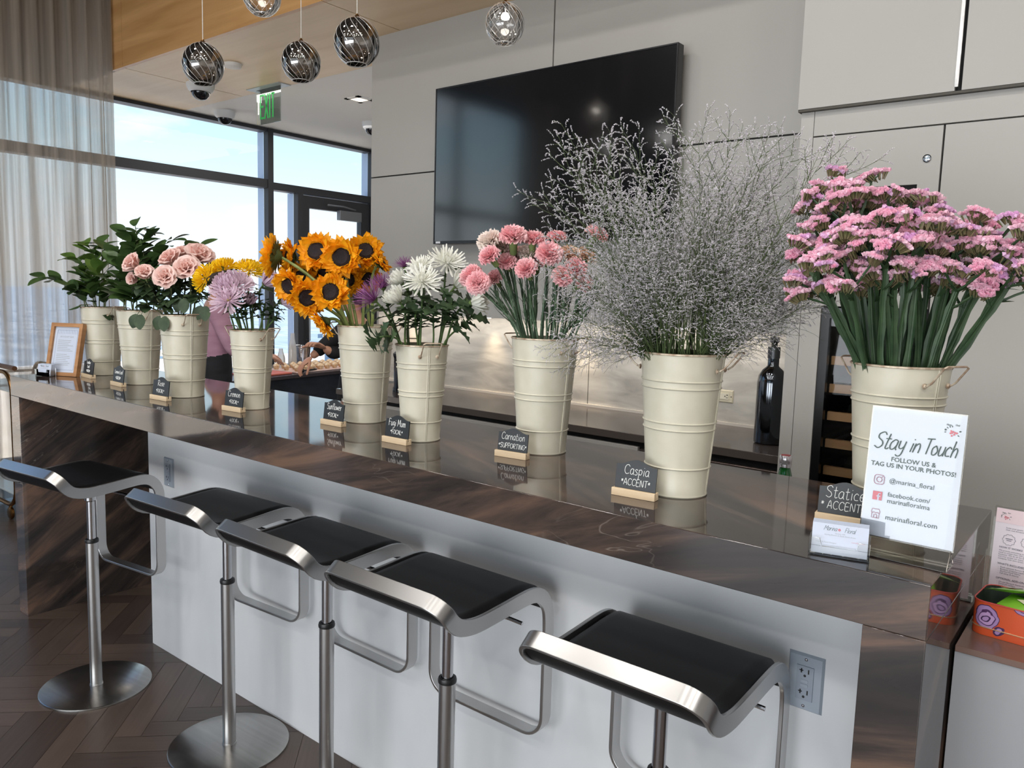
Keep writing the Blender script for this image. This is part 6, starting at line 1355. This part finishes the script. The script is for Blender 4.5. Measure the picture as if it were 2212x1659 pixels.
def statice_mesh(seed, h):
    rr = random.Random(seed); st = MB(); spots = []
    main = bez(V(), V((0, 0, h*.35)), V((.006, 0, h*.6)), V((.012, 0, h*.80)), 9)
    def wing(pts, w0, w1):
        n = len(pts)
        for k in range(3):
            a = 2*PI*k/3+.4; vs = []
            for i, p in enumerate(pts): w_ = (w0+(w1-w0)*i/(n-1))*(1+.25*math.sin(i*1.9+k)); vs += [p, p+V((math.cos(a), math.sin(a), 0))*w_]
            st.add(vs, [(2*i, 2*i+1, 2*i+3, 2*i+2) for i in range(n-1)])
        st.tube(pts, [w0*.35]*n, 5)
    wing(main, .0072, .0066)
    for k in range(4):
        p = main[7+min(k, 2)]; a = k*1.75+rr.uniform(-.4, .4); d = V((math.cos(a)*.62, math.sin(a)*.62, 1)).normalized(); ln = h*rr.uniform(.10, .19); br = bez(p, p+d*ln*.4, p+d*ln*.7+V((0, 0, ln*.1)), p+d*ln+V((0, 0, ln*.15)), 5); wing(br, .0045, .003)
        st.leaf(p, d+V((.4*math.cos(a), .4*math.sin(a), .2)), V((0, 0, 1)), .038, .0045, .2, .2, 4)
        for s in (-1, 0, 1):
            a2 = a+s*rr.uniform(.8, 1.4); dd = V((math.cos(a2)*(1 if s else .2), math.sin(a2)*(1 if s else .2), .75)).normalized(); e = br[-1]+dd*(.020 if s else .012); st.tube([br[-1], e], [.0020, .0014], 5)
            tilt = V((math.cos(a2)*.55, math.sin(a2)*.55, 1)); spots.append(Matrix.Translation(e) @ frame_z(V(), tilt, rr.uniform(0, 6.28)))
    return st.mesh('stem', G_stat, angle=50), spots
STAT = [statice_mesh(800+k, .46) for k in range(5)]
rs = random.Random(41); sc_, srt, sh_ = BK['stat']
tips = [(1765, 425), (1800, 405), (1838, 398), (1876, 382), (1905, 425), (1930, 425), (1990, 430), (1780, 460), (1830, 450), (1860, 470), (1790, 510), (1850, 500), (1910, 480), (1950, 500), (2010, 475), (2060, 480), (2100, 480), (2140, 480), (2170, 510), (1757, 545), (1785, 610), (1830, 560), (1900, 530), (1960, 540), (2030, 530), (2080, 530), (2130, 540), (2190, 565), (2220, 555), (1890, 570), (1940, 590), (2000, 570), (2120, 595), (2060, 590), (1985, 490), (2200, 590), (1875, 440), (1820, 525), (1765, 590), (1880, 525), (1925, 555), (1975, 515), (2045, 555), (1990, 610), (1905, 600), (2090, 500)]
SL_ = {1: 'pink statice stem at the upper left beside the caspia', 3: 'topmost pink statice stem, its round head just left of the dark recess', 6: 'pink statice stem standing clear against the taupe cabinet door', 19: 'pink statice stem leaning out farthest left', 20: 'pink statice stem lowest at the left', 27: 'pink statice stem leaning out to the far right', 28: 'pink statice stem cut by the right edge of the picture', 32: 'pink statice stem low on the right with its head turned down'}
for k, (px, py) in enumerate(tips):
    dd = rs.uniform(-.08, .06) if py < 470 else rs.uniform(-.02, .14); tip = place(px, py+8, 'stat', dd); hd = V((tip.x-sc_.x, tip.y-sc_.y, 0)); a = rs.uniform(0, 6.28); L = max(hd.length, 1e-3)
    rimr = min(srt*.76, .02+.30*L); base = sc_+V((0, 0, .03))+hd/L*rimr*.2+V((math.cos(a), math.sin(a), 0))*.02
    top0 = sc_+V((0, 0, sh_-.04))+hd/L*rimr+V((math.cos(a), math.sin(a), 0))*.010
    # straight stalk up to the rim, then leaning to where the head stands
    v = tip-top0; out = V((v.x, v.y, 0)); st_, spots = STAT[k % 5]; d = v.normalized(); ln = v.length+.02; z = ln/.46
    q = V((0, 0, 1)).rotation_difference(d); M = Matrix.Translation(top0-base) @ q.to_matrix().to_4x4() @ Matrix.Rotation(rs.uniform(0, 6.28), 4, 'Z') @ Matrix.Diagonal((1, 1, z, 1))
    t = thing('statice', SL_.get(k, 'pink statice in the crowded nearest bucket'), 'flower', base, 0, 'statice stems')
    ob('stem', st_, t, M); MB().tube([(0, 0, 0), (top0-base)*.5, top0-base, M @ V((0, 0, .02))], .0034, 6).obj('stalk', G_stat, t)
    for j, sm in enumerate(spots):
        P = M @ sm.translation; ax = (sm.to_3x3() @ V((0, 0, 1))); ax = (q @ ax)*.8+V((rs.uniform(-.35, .35), rs.uniform(-.35, .35), .35))
        if k == 32: ax = ax*.4+V((.3, -.3, -.3))
        ob('flower_cluster', CLUS[(k+j) % 6], t, frame_z(P, ax, j*1.3+k))
